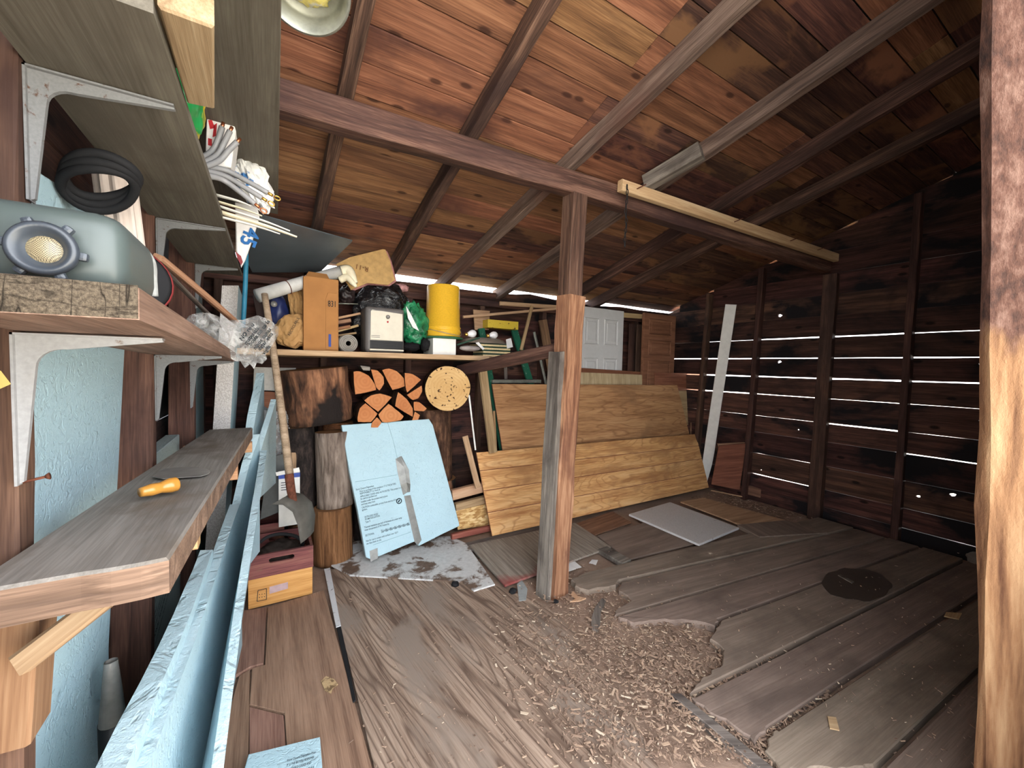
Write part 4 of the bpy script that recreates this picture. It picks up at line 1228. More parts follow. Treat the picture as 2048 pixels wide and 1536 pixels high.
def log(label, a, b, r, bark, end=EMB, seed=1, r2=None, lump=.05, group='logs piled under the back shelf'):
    a, b = Vector(a), Vector(b)
    ax = (b - a); L = ax.length; ax.normalize()
    mw = ax.to_track_quat('Z', 'Y').to_matrix().to_4x4(); mw.translation = a
    bm = bmesh.new()
    n, m = 36, 10
    rings = []
    for i in range(m + 1):
        u = i / m
        rad = r + ((r2 or r) - r) * u
        rings.append([bm.verts.new((rad * (1 + lump * noise.noise(Vector((math.cos(t) * 1.6, math.sin(t) * 1.6, u * 2.5 + seed * 5))) + lump * .6 * noise.noise(Vector((math.cos(t) * 6, math.sin(t) * 6, u * 5 + seed)))) * math.cos(t),
                                    rad * (1 + lump * noise.noise(Vector((math.cos(t) * 1.6, math.sin(t) * 1.6, u * 2.5 + seed * 5))) + lump * .6 * noise.noise(Vector((math.cos(t) * 6, math.sin(t) * 6, u * 5 + seed)))) * math.sin(t), L * u)) for t in [2 * math.pi * k / n for k in range(n)]])
    for p, q in zip(rings, rings[1:]):
        for k in range(n):
            f = bm.faces.new((p[k], p[(k + 1) % n], q[(k + 1) % n], q[k])); f.smooth = True
    bm.faces.new(rings[0]).material_index = 1
    bm.faces.new(rings[-1]).material_index = 1
    o = from_bm('log', bm, [BK[bark], end], mw)
    return tag(o, label, 'log', group)
def upright(label, cx_, ytop, ybot, y, r, bark, lean=0, **kw):
    """A round standing on end whose front shows between ytop and ybot at picture column cx_."""
    t, b = gy(cx_ + lean, ytop, y), gy(cx_, ybot, y)
    return log(label, V(b.x, y + r, b.z), V(t.x, y + r, t.z), r, bark, **kw)
zst = gy(665, 1024, 2.62).z
o = log('short brown stump standing on the floor beside the red crate', V(gz(667, 1130, 0).x + .01, 2.72, 0), V(gz(667, 1130, 0).x + .004, 2.73, zst), .118, 'brown', seed=2, r2=.11)
log('grey-barked log standing on the short stump', V(.372, 2.75, zst + .002), V(.36, 2.77, gy(668, 868, 2.66).z), .108, 'grey', seed=3, r2=.104)
log('charred black log behind the grey-barked one', V(.19, 2.86, .24), V(.17, 2.86, gy(620, 856, 2.76).z), .09, 'char', seed=4)
log('brown log under the charred one', V(.2, 2.87, 0), V(.2, 2.87, .24), .09, 'brown', seed=5)
log('orange log showing above the grey-barked one', V(.42, 2.985, 0), V(.42, 2.985, gy(660, 852, 2.8).z), .095, 'orange', seed=6)
z0_ = gy(640, 852, 2.74).z; z1_ = gy(630, 738, 2.66).z
log('big flaky-barked round standing on top of the left log column', V(.30, 2.90, z0_ + .012), V(.262, 2.895, z1_), .2, 'mixed', seed=7, lump=.06)
log('dark log squeezed between the left round and split firewood', V(.585, 2.93, 0), V(.585, 2.93, .80), .065, 'char', seed=8, lump=.1)
log('dark log standing behind the leaning foam sheet', V(.79, 2.91, 0), V(.79, 2.91, .50), .125, 'dark', seed=9)
# the round lying on its side with a wormy yellow end
cR = gy(896, 777, 2.66)
fwd = V(.28, .95, 0)
log('round log lying on its side, wormy yellow cut end towards the camera', cR + fwd * .0, cR + fwd * .38, .158 * 1.0, 'dark', EMY, seed=10, lump=.025)
zt_ = cR.z - .162
log('dark-barked log standing under the round log end', V(1.095, 2.92, .38), V(1.07, 2.92, zt_ - .002), .145, 'dark', seed=11, lump=.06)
log('peeling log at the bottom right of the log pile', V(1.12, 2.92, 0), V(1.11, 2.92, .378), .15, 'mixed', seed=12)
# split pieces, cut ends to the front
W_ = [[(745, 195), (800, 190), (880, 230), (930, 300), (945, 355), (760, 395)], [(900, 175), (960, 185), (1010, 240), (1015, 300), (975, 360), (945, 330)],
      [(1000, 180), (1060, 165), (1130, 190), (1190, 250), (1205, 320), (1090, 355)], [(1200, 205), (1270, 215), (1345, 265), (1222, 378), (1208, 330)],
      [(1220, 400), (1350, 318), (1355, 370), (1320, 430), (1270, 445)], [(840, 450), (900, 405), (980, 388), (1085, 420), (962, 550)],
      [(780, 600), (800, 520), (850, 475), (956, 568), (900, 640), (785, 640)], [(966, 575), (1055, 480), (1108, 520), (1190, 590), (1160, 625), (1050, 645), (1000, 640)],
      [(1140, 375), (1220, 440), (1270, 520), (1270, 595), (1115, 500)], [(1280, 462), (1330, 465), (1395, 520), (1370, 545), (1284, 540)],
      [(1290, 550), (1335, 580), (1310, 640), (1262, 640), (1275, 600)], [(910, 645), (952, 600), (994, 645), (960, 690), (900, 690)],
      [(805, 140), (890, 150), (890, 185), (830, 180)]]
WL = ['quarter-split firewood piece at the top left of the split stack', 'narrow split piece, second from the left on top', 'rounded split piece in the middle of the top row', 'wedge-shaped split piece at the right end of the top row',
      'half-round split piece tucked below the right-hand wedge', 'fan-shaped split piece in the middle of the second row', 'quarter-split piece at the lower left, above the foam sheet', 'split piece at the bottom centre, above the foam sheet',
      'tall narrow split piece standing right of the fan-shaped one', 'flat split piece at the right edge of the second row', 'small split piece at the bottom right of the split stack', 'tiny split end peeking over the top edge of the foam sheet', 'grey board offcut lying on top of the split firewood']
rr = random.Random(3)
for k, (poly, lb) in enumerate(zip(W_, WL)):
    y0 = 2.70 + rr.uniform(-.02, .03)
    P = [gy(540 + x * .2246, 700 + y * .2246, y0) for x, y in poly]
    c = sum(P, Vector()) / len(P)
    # round the outline a little
    P2 = []
    for i in range(len(P)):
        a, b = P[i], P[(i + 1) % len(P)]
        P2 += [a, a.lerp(b, .5) + (a.lerp(b, .5) - c) * .04]
    bm = bmesh.new()
    f_ = [bm.verts.new(p - c) for p in P2]
    bk_ = [bm.verts.new((p - c) * .97 + V(.03, .3 + rr.uniform(-.03, .03), 0)) for p in P2]
    bm.faces.new(f_).material_index = 1
    bm.faces.new(bk_[::-1]).material_index = 1
    for i in range(len(f_)):
        bm.faces.new((f_[i], bk_[i], bk_[(i + 1) % len(f_)], f_[(i + 1) % len(f_)]))
    o = from_bm('firewood' if k < 12 else 'wood_offcut', bm, [BK['dark'], EM] if k < 12 else [M['grey_wood'], M['grey_wood']], Matrix.Translation(c))
    tag(o, lb, 'firewood' if k < 12 else 'offcut', 'split firewood stacked under the back shelf' if k < 12 else None)
for k, (x, z_, r_) in enumerate([(.70, .62, .13), (.93, .60, .12), (.80, .70, .09)]):
    pass
log('split log lying under the firewood, mostly behind the foam sheet', V(.78, 2.74, .64), V(.80, 3.0, .64), .135, 'dark', EM, seed=14)
# the foam sheet leaning on the pile
FN = V(0, -.85, .215).normalized(); F0 = gz(741, 1128, .024)
fs = thing('foam_sheet', F0, 'light blue foam sheet with printed text and silver tape leaning on the logs', 'foam')
fp = lambda x, y: gplane(x, y, F0, FN)
rr = random.Random(12)
out = [(683, 850), (775, 844), (858, 838), (866, 850), (918, 1045), (919, 1052), (885, 1068), (838, 1092), (832, 1082), (800, 1095), (760, 1112), (740, 1118), (732, 1115), (715, 1020), (700, 950)]
slab('sheet', [fp(*p) for p in out], .048, M['foam'], fs, side=M['foam_edge'], bev=.003)
tape = plain('silver_tape', (116, 116, 112), .4, .45, .15, 18, metal=.3)
lift = lambda p, k=.0015: p + FN * k
slab('tape', [lift(fp(x, y)) for x, y in ((808, 992), (821, 990), (843, 1080), (836, 1090), (829, 1084))], .001, tape, fs, bev=0)
bm = bmesh.new()
cf = [[(791, 918), (800, 913), (803, 912)], [(795, 945), (808, 935), (816, 940)], [(801, 970), (812, 965), (819, 968)], [(806, 990), (814, 985), (820, 984)]]
g = [[bm.verts.new(lift(fp(*p), .002 + (.018 if j == 2 and i in (1, 2) else 0) + (.010 if j == 1 and i in (1, 2) else 0)) - F0) for j, p in enumerate(r_)] for i, r_ in enumerate(cf)]
for i in range(3):
    for j in range(2): bm.faces.new((g[i][j], g[i][j + 1], g[i + 1][j + 1], g[i + 1][j]))
from_bm('peeled_tape', bm, tape, Matrix.Translation(F0), fs)
slab('tape', [lift(fp(739, 1102), .001), lift(fp(755, 1096), .001), lift(fp(756, 1116), .002), lift(fp(741, 1124), .002)], .001, tape, fs, bev=0)
sm = plain('foam_seam', (120, 150, 158), .7)
for a, b in (((775, 845), (786, 880)), ((786, 880), (795, 918)), ((710, 964), (793, 950)), ((746, 1090), (822, 1064))):
    p, q = lift(fp(*a), .0006), lift(fp(*b), .0006)
    w = (q - p).normalized().cross(FN) * .0012
    slab('seam', [p - w, q - w, q + w, p + w], .0004, sm, fs, bev=0)
o0 = fp(712, 981)
ox = fp(800, 962) - fp(712, 981); oy = FN.cross(ox)
s1 = .0155
rows = [(0, 0, 'Store Closure Disposition', s1), (.02, -.016, 'Prior to purchase of this insulation: IT IS THE BUYERS', s1), (.02, -.030, 'RESPONSIBILITY to check all', s1), (.02, -.048, 'APPLICABLE CODES AND AUTHORITIES. This product is to', s1),
        (.02, -.062, 'be used as specified and', s1), (.02, -.08, 'installed under the product instructions', s1), (.02, -.096, 'and keep away from', s1), (.02, -.116, 'CAUTION combustible, protect from sources of heat', s1), (.02, -.130, 'ignition.', s1),
        (.03, -.176, 'EXTRUDED RIGID', s1), (.03, -.190, 'FOAM INSULATION', s1), (.03, -.206, 'Type X', s1), (.02, -.236, 'Thermal resistance per inch of thickness at a mean temp', s1), (.02, -.252, 'mean temperature of 75 F tested by', s1),
        (.02, -.285, 'SECTIONAL', s1), (.115, -.290, '56+86+86+86+86+86+86', s1 * 1.7), (.02, -.318, 'Not for use in contact with surfaces over 165 F', s1), (.02, -.334, 'see data sheet on site', s1)]
lines_of(fs, o0, ox, oy, rows, M['ink'], squash=.66)
rc = lift(fp(798, 1002), .0012)
bm = bmesh.new()
uu = ox.normalized(); vv = FN.cross(uu)
ring = [(.017, .012)]
vo_ = [[bm.verts.new(uu * (r_ * math.cos(2 * math.pi * k / 24)) + vv * (r_ * math.sin(2 * math.pi * k / 24))) for k in range(24)] for r_ in (.0185, .0125)]
for k in range(24): bm.faces.new((vo_[0][k], vo_[0][(k + 1) % 24], vo_[1][(k + 1) % 24], vo_[1][k]))
bm.faces.new([bm.verts.new(uu * x + vv * y) for x, y in ((-.009, -.004), (-.003, -.010), (.008, .004), (.003, .010))])
from_bm('emblem', bm, M['ink'], Matrix.Translation(rc), fs)
tb = text('handwriting', 'KS 2', Matrix.Translation((0, 0, 0)), .03, plain('pencil', (110, 130, 136), .8), fs)
oo = lift(fp(898, 1058), .001)
tb.matrix_world = Matrix(((uu.x, vv.x, FN.x, oo.x), (uu.y, vv.y, FN.y, oo.y), (uu.z, vv.z, FN.z, oo.z), (0, 0, 0, 1)))

# ------------------------------------------------------------------ back shelf and the rail that carries its right end
ZS = 1.314
bs = thing('back_shelf', (.6, 2.8, ZS), 'long pine board shelf across the back, loaded with boxes and bags', 'shelf')
slab('shelf_board', [V(-.27, 2.60, ZS), gy(978, 711, 2.60) * 1.0, V(1.80, 2.95, ZS), V(1.80, 3.05, ZS), V(-.27, 3.05, ZS)], .032, M['pine_tan'], bs, toward=(0, 2, 9), bev=.002, side=M['pine_tan'])
rl = board('rough_rail', gy(1128, 697, 1.76), gy(918, 741, 2.78), .078, .04, (0, 0, 1), M['beam'], wob=.003)
tag(rl, 'dark rough rail running from the post back to the long shelf', 'rail')

def fbox(name, x0p, x1p, ytop, y, depth, mat, parent, zb=ZS, bev=.003):
    a, b = gy(x0p, 690, y), gy(x1p, 690, y)
    t = gy((x0p + x1p) / 2, ytop, y).z
    return box(name, (a.x, y, zb + .0005), (b.x, y + depth, t), mat, None, parent, bev), a.x, b.x, t
# cardboard box
cb = thing('cardboard_box', gy(640, 697, 2.66), 'tall brown cardboard box with 831 written on it, standing on the long shelf', 'box')
_, x0, x1, zt = fbox('carton', 607, 677, 556, 2.66, .07, M['card'], cb)
xm = gy(651, 690, 2.66).x
slab('flap', [V(xm, 2.657, ZS + .01), V(x1 - .004, 2.657, ZS + .01), V(x1 - .004, 2.657, zt - .08), V(xm + .012, 2.657, zt - .082), V(xm, 2.657, zt - .12)], .004, M['card'], cb)
slab('top_flap', [V(x0 + .01, 2.66, zt), V(x1 - .05, 2.66, zt), V(x1 - .06, 2.70, zt + .035), V(x0 + .03, 2.70, zt + .04)], .004, M['card'], cb)
fmw = lambda x, y, z: Matrix(((1, 0, 0, x), (0, 0, -1, y), (0, 1, 0, z), (0, 0, 0, 1)))
text('handwritten_number', '831', fmw(xm + .012, 2.6525, zt - .165), .052, M['ink'], cb, squash=.62)
box('blue_tape', (xm + .016, 2.6515, ZS + .03), (xm + .03, 2.6525, ZS + .105), plain('blue_tape', (44, 66, 140), .6), None, cb, 0)
# paper bags
kb = thing('paper_bag', gy(582, 692, 2.72), 'slumped brown paper bag left of the cardboard box', 'bag')
blob('bag', gy(582, 664, 2.74), (.085, .07, .105), M['kraft'], kb, 4, .22, 2.2, 5, -.85, False, rot('Y', 16))
text('print', 'RECYCLABLE', fmw(*(gy(580, 672, 2.652))) @ rot('Z', 65), .02, M['ink'], kb)
tag(blob('paper_bag', gy(597, 612, 2.84), (.05, .06, .13), M['kraft'], None, 4, .25, 2.6, 15, -.9, False, rot('Y', -8)), 'smaller crumpled paper bag behind the cardboard box', 'bag')
# laths poking out right of the box
SL = [((660, 643), (720, 629), .014, 'pine', 'longest pale lath in the stack right of the cardboard box'), ((662, 650), (701, 643), .024, 'brown_wood', 'thick brown lath second from the top of the small stack'), ((662, 663), (700, 655), .02, 'red_wood', 'reddish lath in the middle of the small stack'),
      ((662, 670), (716, 653), .016, 'pine', 'yellow lath slanting upward in the small stack'), ((662, 676), (712, 668), .012, 'pine_tan', 'tan lath near the bottom of the small stack'), ((662, 684), (701, 680), .014, 'red_wood', 'short reddish lath at the bottom of the small stack')]
for k, (a, b, w, m, lb) in enumerate(SL):
    yy = 2.845 + .012 * (k % 2)
    tag(board('lath', gy(a[0] - 6, a[1] - 2, yy), gy(b[0], b[1] - 2, yy), w, .035, (0, 0, 1), M[m]), lb, 'lath', 'laths stacked right of the cardboard box')
# roll of grey mat
rmw_ = Matrix.Translation(gy(697, 691, 2.66) + V(0, 0, .0)) @ rot('X', 90)
rol = thing('mat_roll', gy(697, 700, 2.68), 'small roll of grey mat lying on the long shelf', 'roll')
for i, r_ in enumerate((.016, .026, .036, .046)):
    lathe('layer', [(r_, 0), (r_ + .0085, 0), (r_ + .0085, -.2), (r_, -.2), (r_, 0)], plain('grey_mat', (150, 144, 136), .8), Matrix.Translation((gy(697, 691, 2.68).x, 2.68, ZS + .056)) @ rot('X', 90), rol, 28)
# fan heater
ht = thing('fan_heater', gy(770, 700, 2.66), 'cream and grey fan heater with one knob on the long shelf', 'heater')
xa, xb, zt = gy(731, 690, 2.68).x, gy(809, 690, 2.68).x, gy(770, 615, 2.68).z
shell = plain('dark_grey_plastic', (96, 92, 90), .5, .4, .08)
bm = bmesh.new()
boxbm(bm, (xa, 2.68, ZS + .006), (xb, 2.86, zt), 0, .022)
from_bm('shell', bm, shell, None, ht, True)
fx0, fx1 = xa + .028, xb - .012
crm = plain('cream_plastic', (206, 198, 180), .45, .4, .04)
frp = slab('front_panel', [V(fx0, 2.676, ZS + .085), V(fx1, 2.676, ZS + .085), V(fx1, 2.68, zt - .03), V(fx0 + .01, 2.68, zt - .016), V(fx0, 2.68, zt - .03)], .02, crm, ht, bev=.004)
grl = box('grille', (fx0, 2.672, ZS + .03), (fx1, 2.69, ZS + .083), M['black'], None, ht, .003)
for k in range(6):
    box('slat', (fx0 + .004, 2.668, ZS + .034 + k * .008), (fx1 - .004, 2.674, ZS + .037 + k * .008), M['black_matt'], None, grl, 0)
box('bottom_strip', (fx0 - .004, 2.668, ZS + .018), (fx1 + .004, 2.69, ZS + .029), crm, None, ht, .003)
kx = (fx0 + fx1) / 2 + .005
lathe('knob', [(.0, .018), (.011, .016), (.013, 0)], M['steel'], Matrix.Translation((kx, 2.678, zt - .06)) @ rot('X', 90), ht, 20)
lathe('indicator', [(.0, .005), (.005, .004), (.006, 0)], M['red_ink'], Matrix.Translation((kx, 2.678, zt - .092)) @ rot('X', 90), ht, 14)
for k in range(2): box('print', (fx0 + .006, 2.6752, ZS + .102 + k * .01), (fx0 + .06, 2.6758, ZS + .105 + k * .01), shell, None, ht, 0)
for sx_ in (xa + .03, xb - .03): box('foot', (sx_ - .012, 2.70, ZS + .0005), (sx_ + .012, 2.84, ZS + .008), M['black'], None, ht, .002)
# bags
bg = NT('black_bin_liner'); bgn = bg.noise(bg.coords((4, 4, 10), False), 2.4, 5, .6, .6); bg.bump(bgn, .9, .03)
bg.done(lin((22, 22, 24)), .22, .6)
tag(blob('bin_bag', gy(766, 634, 2.93), (.21, .11, .25), bg.m, None, 5, .14, 2.0, 7, -.92, True, None, .06), 'full black bin bag behind the fan heater', 'bag')
gr = NT('green_bag_film'); grn = gr.noise(gr.coords((5, 5, 5), False), 3, 5, .6, .6); gr.bump(grn, .8, .02)
gr.done(gr.ramp(grn, [(.35, lin((14, 70, 44))), (.6, lin((40, 128, 84))), (.8, lin((120, 176, 140)))]), .25, .5)
gb = thing('green_bag', gy(828, 700, 2.76), 'crumpled green plastic bag between the heater and yellow bucket', 'bag')
blob('film', gy(829, 650, 2.78) + V(0, 0, -.0), (.105, .06, .15), gr.m, gb, 4, .3, 2.6, 21, -.93, True, rot('Y', -8), .12)
slab('paper_inside', [gy(812, 612, 2.70), gy(824, 632, 2.695), gy(838, 662, 2.70), gy(826, 655, 2.695), gy(816, 636, 2.695)], .002, M['paper'], gb, bev=0)
# yellow bucket upside down on a green lid and a white box
wb = thing('white_box', gy(885, 703, 2.68), 'small white box under the yellow bucket', 'box')
_, wx0, wx1, wzt = fbox('body', 866, 912, 677, 2.68, .2, M['white'], wb)
bc = V(gy(886, 640, 2.80).x, 2.80, wzt)
tag(lathe('round_lid', [(0, 0), (.145, 0), (.15, .006), (.148, .014), (.135, .016), (0, .014)], plain('green_plastic', (52, 96, 66), .5), Matrix.Translation(bc + V(0, 0, .001))), 'round green plastic lid between the yellow bucket and white box', 'tray')
bk_ = thing('bucket', bc + V(0, 0, .018), 'yellow plastic bucket standing upside down on a round green lid', 'bucket')
yb = painted('scuffed_yellow_plastic', (226, 176, 48), (150, 116, 50), .70, .74, 14, .45, (1, 1, 3))
zb0 = bc.z + .018
hb = gy(886, 573, 2.80).z - zb0
lathe('body', [(.124, 0), (.128, .006), (.128, .03), (.131, .034), (.131, .04), (.1265, .044), (.1265, .06), (.130, .064), (.130, .07), (.124, .074), (.117, hb - .006), (.112, hb), (0, hb - .002), (0, hb - .004)], yb, Matrix.Translation((bc.x, bc.y, zb0)), bk_, 40)
tube('wire_handle', [V(bc.x - .131, bc.y - .02, zb0 + .052), V(bc.x - .08, bc.y - .12, zb0 + .03), V(bc.x + .02, bc.y - .142, zb0 + .012), V(bc.x + .1, bc.y - .1, zb0 + .012), V(bc.x + .132, bc.y - .02, zb0 + .052)], .0022, M['steel'], bk_, 6)
blob('cord_bundle', gy(850, 690, 2.72), (.03, .05, .045), M['black_matt'], None, 3, .3, 3, 31)
tag(bpy.data.objects['cord_bundle'], 'small dark cord bundle left of the white box', 'cord')
tag(blob('cloth_bundle', gy(822, 694, 2.74), (.06, .05, .03), plain('black_cloth', (30, 28, 30), .9, .1), None, 3, .3, 3, 33), 'black cloth on the shelf between heater and white box', 'cloth')
# books, tray, bulbs
GC = plain('dark_green_cover', (38, 66, 52), .6); PG = plain('page_edges', (216, 194, 148), .8, .1, .1, 60)
zc = ZS
BL = ['bottom', 'second', 'third', 'top']
for k in range(4):
    a, b = gy(966 - (k == 3) * 8, 690, 2.72), gy(1022, 690, 2.72)
    bo = thing('book', (a.x, 2.72, zc), f'dark green book with pale page edges, {BL[k]} one of the stack of four', 'book', 'books on the right end of the long shelf')
    h = .026
    box('cover', (a.x, 2.725, zc + .0005), (b.x, 2.90, zc + .006), GC, None, bo, .001)
    box('cover', (a.x, 2.725, zc + h - .006), (b.x, 2.90, zc + h - .0005), GC, None, bo, .001)
    box('pages', (a.x + .004, 2.722, zc + .006), (b.x - .004, 2.895, zc + h - .006), PG, None, bo, 0)
    zc += h
tag(slab('open_book', [gy(914, 690, 2.72), gy(958, 672, 2.72), gy(960, 676, 2.88), gy(918, 686, 2.88)], .012, GC, toward=(1, 2, 5)), 'thin dark green book leaning on the left of the stack', 'book')
tag(slab('card_ticket', [gy(1012, 679, 2.715), gy(1022, 676, 2.715), gy(1026, 694, 2.715), gy(1014, 697, 2.715)], .001, M['paper'], bev=0), 'white card tag hanging in front of the books', 'card')
tag(blob('grey_pouch', gy(940, 697, 2.70), (.08, .04, .022), plain('grey_cloth_pouch', (156, 146, 142), .8), None, 3, .15, 2, 41, -.9), 'flat grey pouch lying beside the books', 'pouch')
tag(slab('paper_slip', [gy(951, 686, 2.675), gy(957, 684, 2.675), gy(969, 697, 2.675), gy(966, 700, 2.675)], .001, M['paper'], bev=0), 'white paper slip sticking up between pouch and books', 'paper')
cx_ = gy(970, 668, 2.80)
tr_m = plain('grey_tray_plastic', (124, 112, 100), .45, .4, .08)
tray = lathe('tray', [(.20, 0), (.195, .006), (.165, .03), (.13, .042), (0, .046), (0, .042), (.13, .038), (.163, .026), (.193, .0), (.20, 0)], tr_m, Matrix.Translation((cx_.x, 2.82, zc + .002)) @ Matrix.Diagonal((1, .6, 1, 1)))
tag(tray, 'upturned grey plastic tray lying over the books', 'tray')
for (px, lb) in ((946, 'white light bulb on the left of the upturned tray'), (989, 'white light bulb on the right of the upturned tray')):
    bb = thing('light_bulb', V(gy(px, 655, 2.78).x, 2.79, zc + .05), lb, 'light bulb')
    mwb = Matrix.Translation((gy(px, 655, 2.78).x, 2.79, zc + .072)) @ rot('Y', 80)
    lathe('glass', [(0, .032), (.016, .029), (.026, .016), (.03, 0), (.026, -.016), (.016, -.034), (.0135, -.042)], plain('opal_glass', (226, 224, 226), .2, .5, .02), mwb, bb, 20)
    lathe('cap', [(.0135, -.042), (.0135, -.06), (.004, -.066), (0, -.066)], M['brass'], mwb, bb, 14)
# insulation batt, gutter pipe, dark sheet under the eaves
bt = thing('insulation_batt', gy(730, 590, 2.95), 'kraft-faced insulation batt marked R-11 folded under the eaves', 'insulation')
bq = [(672, 528), (700, 514), (770, 497), (780, 520), (790, 560), (776, 570), (735, 566), (702, 580), (690, 560)]
slab('facing', [gy(x, y, 2.85 + (y - 500) * -.0003) for x, y in bq], .008, plain('kraft_facing', (186, 150, 96), .7, .3, .12, 30), bt, bev=.002)
slab('fibreglass', [gy(x + 4, y + 2, 2.86) for x, y in bq], .05, plain('pink_fibreglass', (196, 140, 138), .95, .05, .2, 40, bump=.6), bt, bev=.01)
tag(blob('fibreglass_tuft', gy(803, 576, 2.98), (.05, .04, .03), plain('pink_fibre_tuft', (200, 150, 150), .95, .05, .2, 40), None, 3, .35, 3, 52), 'pink fibreglass tuft right of the insulation batt', 'insulation')
tw = fmw(*(gy(738, 535, 2.825)))
text('print', 'R-11', tw @ rot('Z', 172), .045, plain('brown_print', (110, 70, 44), .8), bt)
gp_ = thing('gutter_pipe', gy(600, 570, 2.7), 'white downpipe with cream elbow fittings lying on top of the boxes', 'pipe')
tube('pipe', [gy(514, 592, 2.66), gy(690, 541, 2.80)], .037, plain('dusty_white_pipe', (196, 194, 190), .5, .4, .08), gp_, 20, n=1)
cre = plain('cream_vinyl', (224, 214, 186), .45, .4, .05)
tube('elbow', [gy(684, 543, 2.77), gy(696, 541, 2.76), gy(704, 552, 2.74), gy(712, 566, 2.72)], [.036, .034, .026, .012], cre, gp_, 14)
tube('elbow', [gy(680, 560, 2.76), gy(694, 555, 2.74), gy(706, 566, 2.72), gy(712, 574, 2.71)], [.022, .022, .018, .008], cre, gp_, 12)
for (px, py) in ((574, 576), (612, 562)):
    c = gy(px, py, 2.72)
    dirp = (gy(690, 541, 2.80) - gy(514, 592, 2.66)).normalized()
    n1 = dirp.cross(V(0, 0, 1)).normalized(); n2 = dirp.cross(n1)
    cc = gy(514, 592, 2.66) + dirp * (c - gy(514, 592, 2.66)).dot(dirp)
    tube('wire_tie', [cc + (n1 * math.cos(t) + n2 * math.sin(t)) * .039 for t in [2 * math.pi * k / 20 for k in range(20)]], .0025, M['rust'], gp_, 6, True, n=1)
sh0, sh1, sh2 = gy(500, 424, 2.28), gy(705, 482, 2.55), gy(640, 545, 2.96)
sn_ = (sh1 - sh0).cross(sh2 - sh0).normalized()
dsm = plain('dark_blue_grey_laminate', (84, 92, 98), .28, .5, .1, 6)
tag(slab('metal_sheet', [sh0, sh1, gplane(702, 486, sh0, sn_), sh2, gplane(505, 545, sh0, sn_), gplane(482, 500, sh0, sn_)], .006, dsm, bev=.001), 'dark blue-grey sheet stored under the roof above the boxes', 'sheet')
tag(tube('blue_hose', [gy(491, 470, 2.30), gy(492, 520, 2.30), gy(490, 580, 2.31), gy(486, 655, 2.33)], .0105, plain('teal_hose', (44, 120, 150), .5), None, 10), 'teal blue hose hanging beside the highest shelf', 'hose')
nb = thing('navy_jug', gy(560, 640, 2.86), 'navy blue jug with a silver cap left of the cardboard box', 'jug')
blob('body', gy(556, 628, 2.88), (.06, .06, .12), plain('navy_plastic', (34, 44, 92), .4, .4), nb, 4, .12, 2, 61, -.95)
lathe('cap', [(0, .01), (.016, .008), (.018, 0)], M['steel'], Matrix.Translation(gy(548, 608, 2.81)) @ rot('X', 90), nb, 16)
tag(slab('dark_sheet', [gy(505, 590, 2.98), gy(600, 575, 2.98), gy(600, 640, 2.96), gy(520, 668, 2.96)], .006, plain('dark_brown_card', (52, 38, 36), .7)), 'dark brown board standing behind the downpipe', 'board')
tag(blob('dark_bag', gy(694, 590, 2.92), (.05, .06, .06), plain('brown_black_bag', (44, 34, 34), .4), None, 4, .3, 2.4, 63), 'small dark bag tucked under the pipe elbows', 'bag')
tag(tube('metal_bar', [gy(677, 607, 2.78), gy(716, 608, 2.8)], .004, M['zinc'], None, 8, n=1), 'short shiny metal bar poking out right of the cardboard box', 'bar')

# ------------------------------------------------------------------ plywood and doors stacked along the back
def lean(name, px, ys, t, mat, label, cat='sheet', **kw):
    return tag(slab(name, [gy(x, y, yy) for (x, y), yy in zip(px, ys)], t, mat, **kw), label, cat)
b0, b1 = gz(985, 1072, .03), gz(1418, 975, .03)
t0, t1 = gy(953, 905, 2.74), gy(1392, 868, 2.70)
sd = thing('siding_sheet', (b0 + b1) / 2, 'golden grooved plywood siding sheet leaning lowest at the back, in front of all others', 'plywood')
n_s = (b1 - b0).cross(t0 - b0).normalized()
GR = [0, .272, .53, .775, 1.0]
for k in range(4):
    u0, u1 = GR[k], GR[k + 1]
    g_ = .007
    q = [b0.lerp(t0, u0), b1.lerp(t1, u0), b1.lerp(t1, u1 - (g_ if k < 3 else 0)), b0.lerp(t0, u1 - (g_ if k < 3 else 0))]
    slab('plank_face', q, .007, M['ply'], sd, bev=.002)
bk2 = [p - n_s * (.006 if n_s.dot(CAM_P - b0) > 0 else -.006) for p in (b0, b1, t1, t0)]
slab('backing', bk2, .008, M['red_wood'], sd, bev=0)
lean('plywood_sheet', [(984, 768), (1355, 770), (1380, 872), (1381, 890), (1025, 1035), (1004, 893)], [2.86, 2.86, 2.795, 2.79, 2.72, 2.80], .012, M['ply2'], 'plain plywood sheet standing behind the grooved one', 'plywood', side=M['red_wood'])
tag(slab('plywood_sheet', [gy(1150, 744, 2.91), gy(1320, 751, 2.91), gy(1332, 800, 2.89), gy(1150, 800, 2.89)], .012, M['ply_pale'], xdir=(0, .1, 1)), 'pale plywood strip showing above the plain sheet, right of the post', 'plywood')
lean('brown_sheet', [(1150, 735), (1318, 746), (1318, 800), (1150, 800)], [2.935] * 4, .010, M['red_wood'], 'brown sheet edge just above the pale plywood')
lean('red_sheet', [(1310, 745), (1406, 747), (1401, 900), (1310, 900)], [2.88, 2.88, 2.84, 2.84], .010, M['red_wood'], 'dark red-brown sheet at the right end of the plywood stack')
lean('wood_offcut', [(1350, 781), (1378, 781), (1384, 850), (1360, 850)], [2.87, 2.87, 2.83, 2.83], .008, M['pine_tan'], 'tan board corner peeking out right of the plain plywood', 'board')
lean('narrow_board', [(1386, 798), (1415, 801), (1404, 930), (1378, 930)], [2.80, 2.80, 2.77, 2.77], .012, M['brown_wood'], 'narrow orange-brown board beside the white trim board', 'board')
tb_ = gz(1414, 968, .02); tt = gx(1462, 609, 3.96)
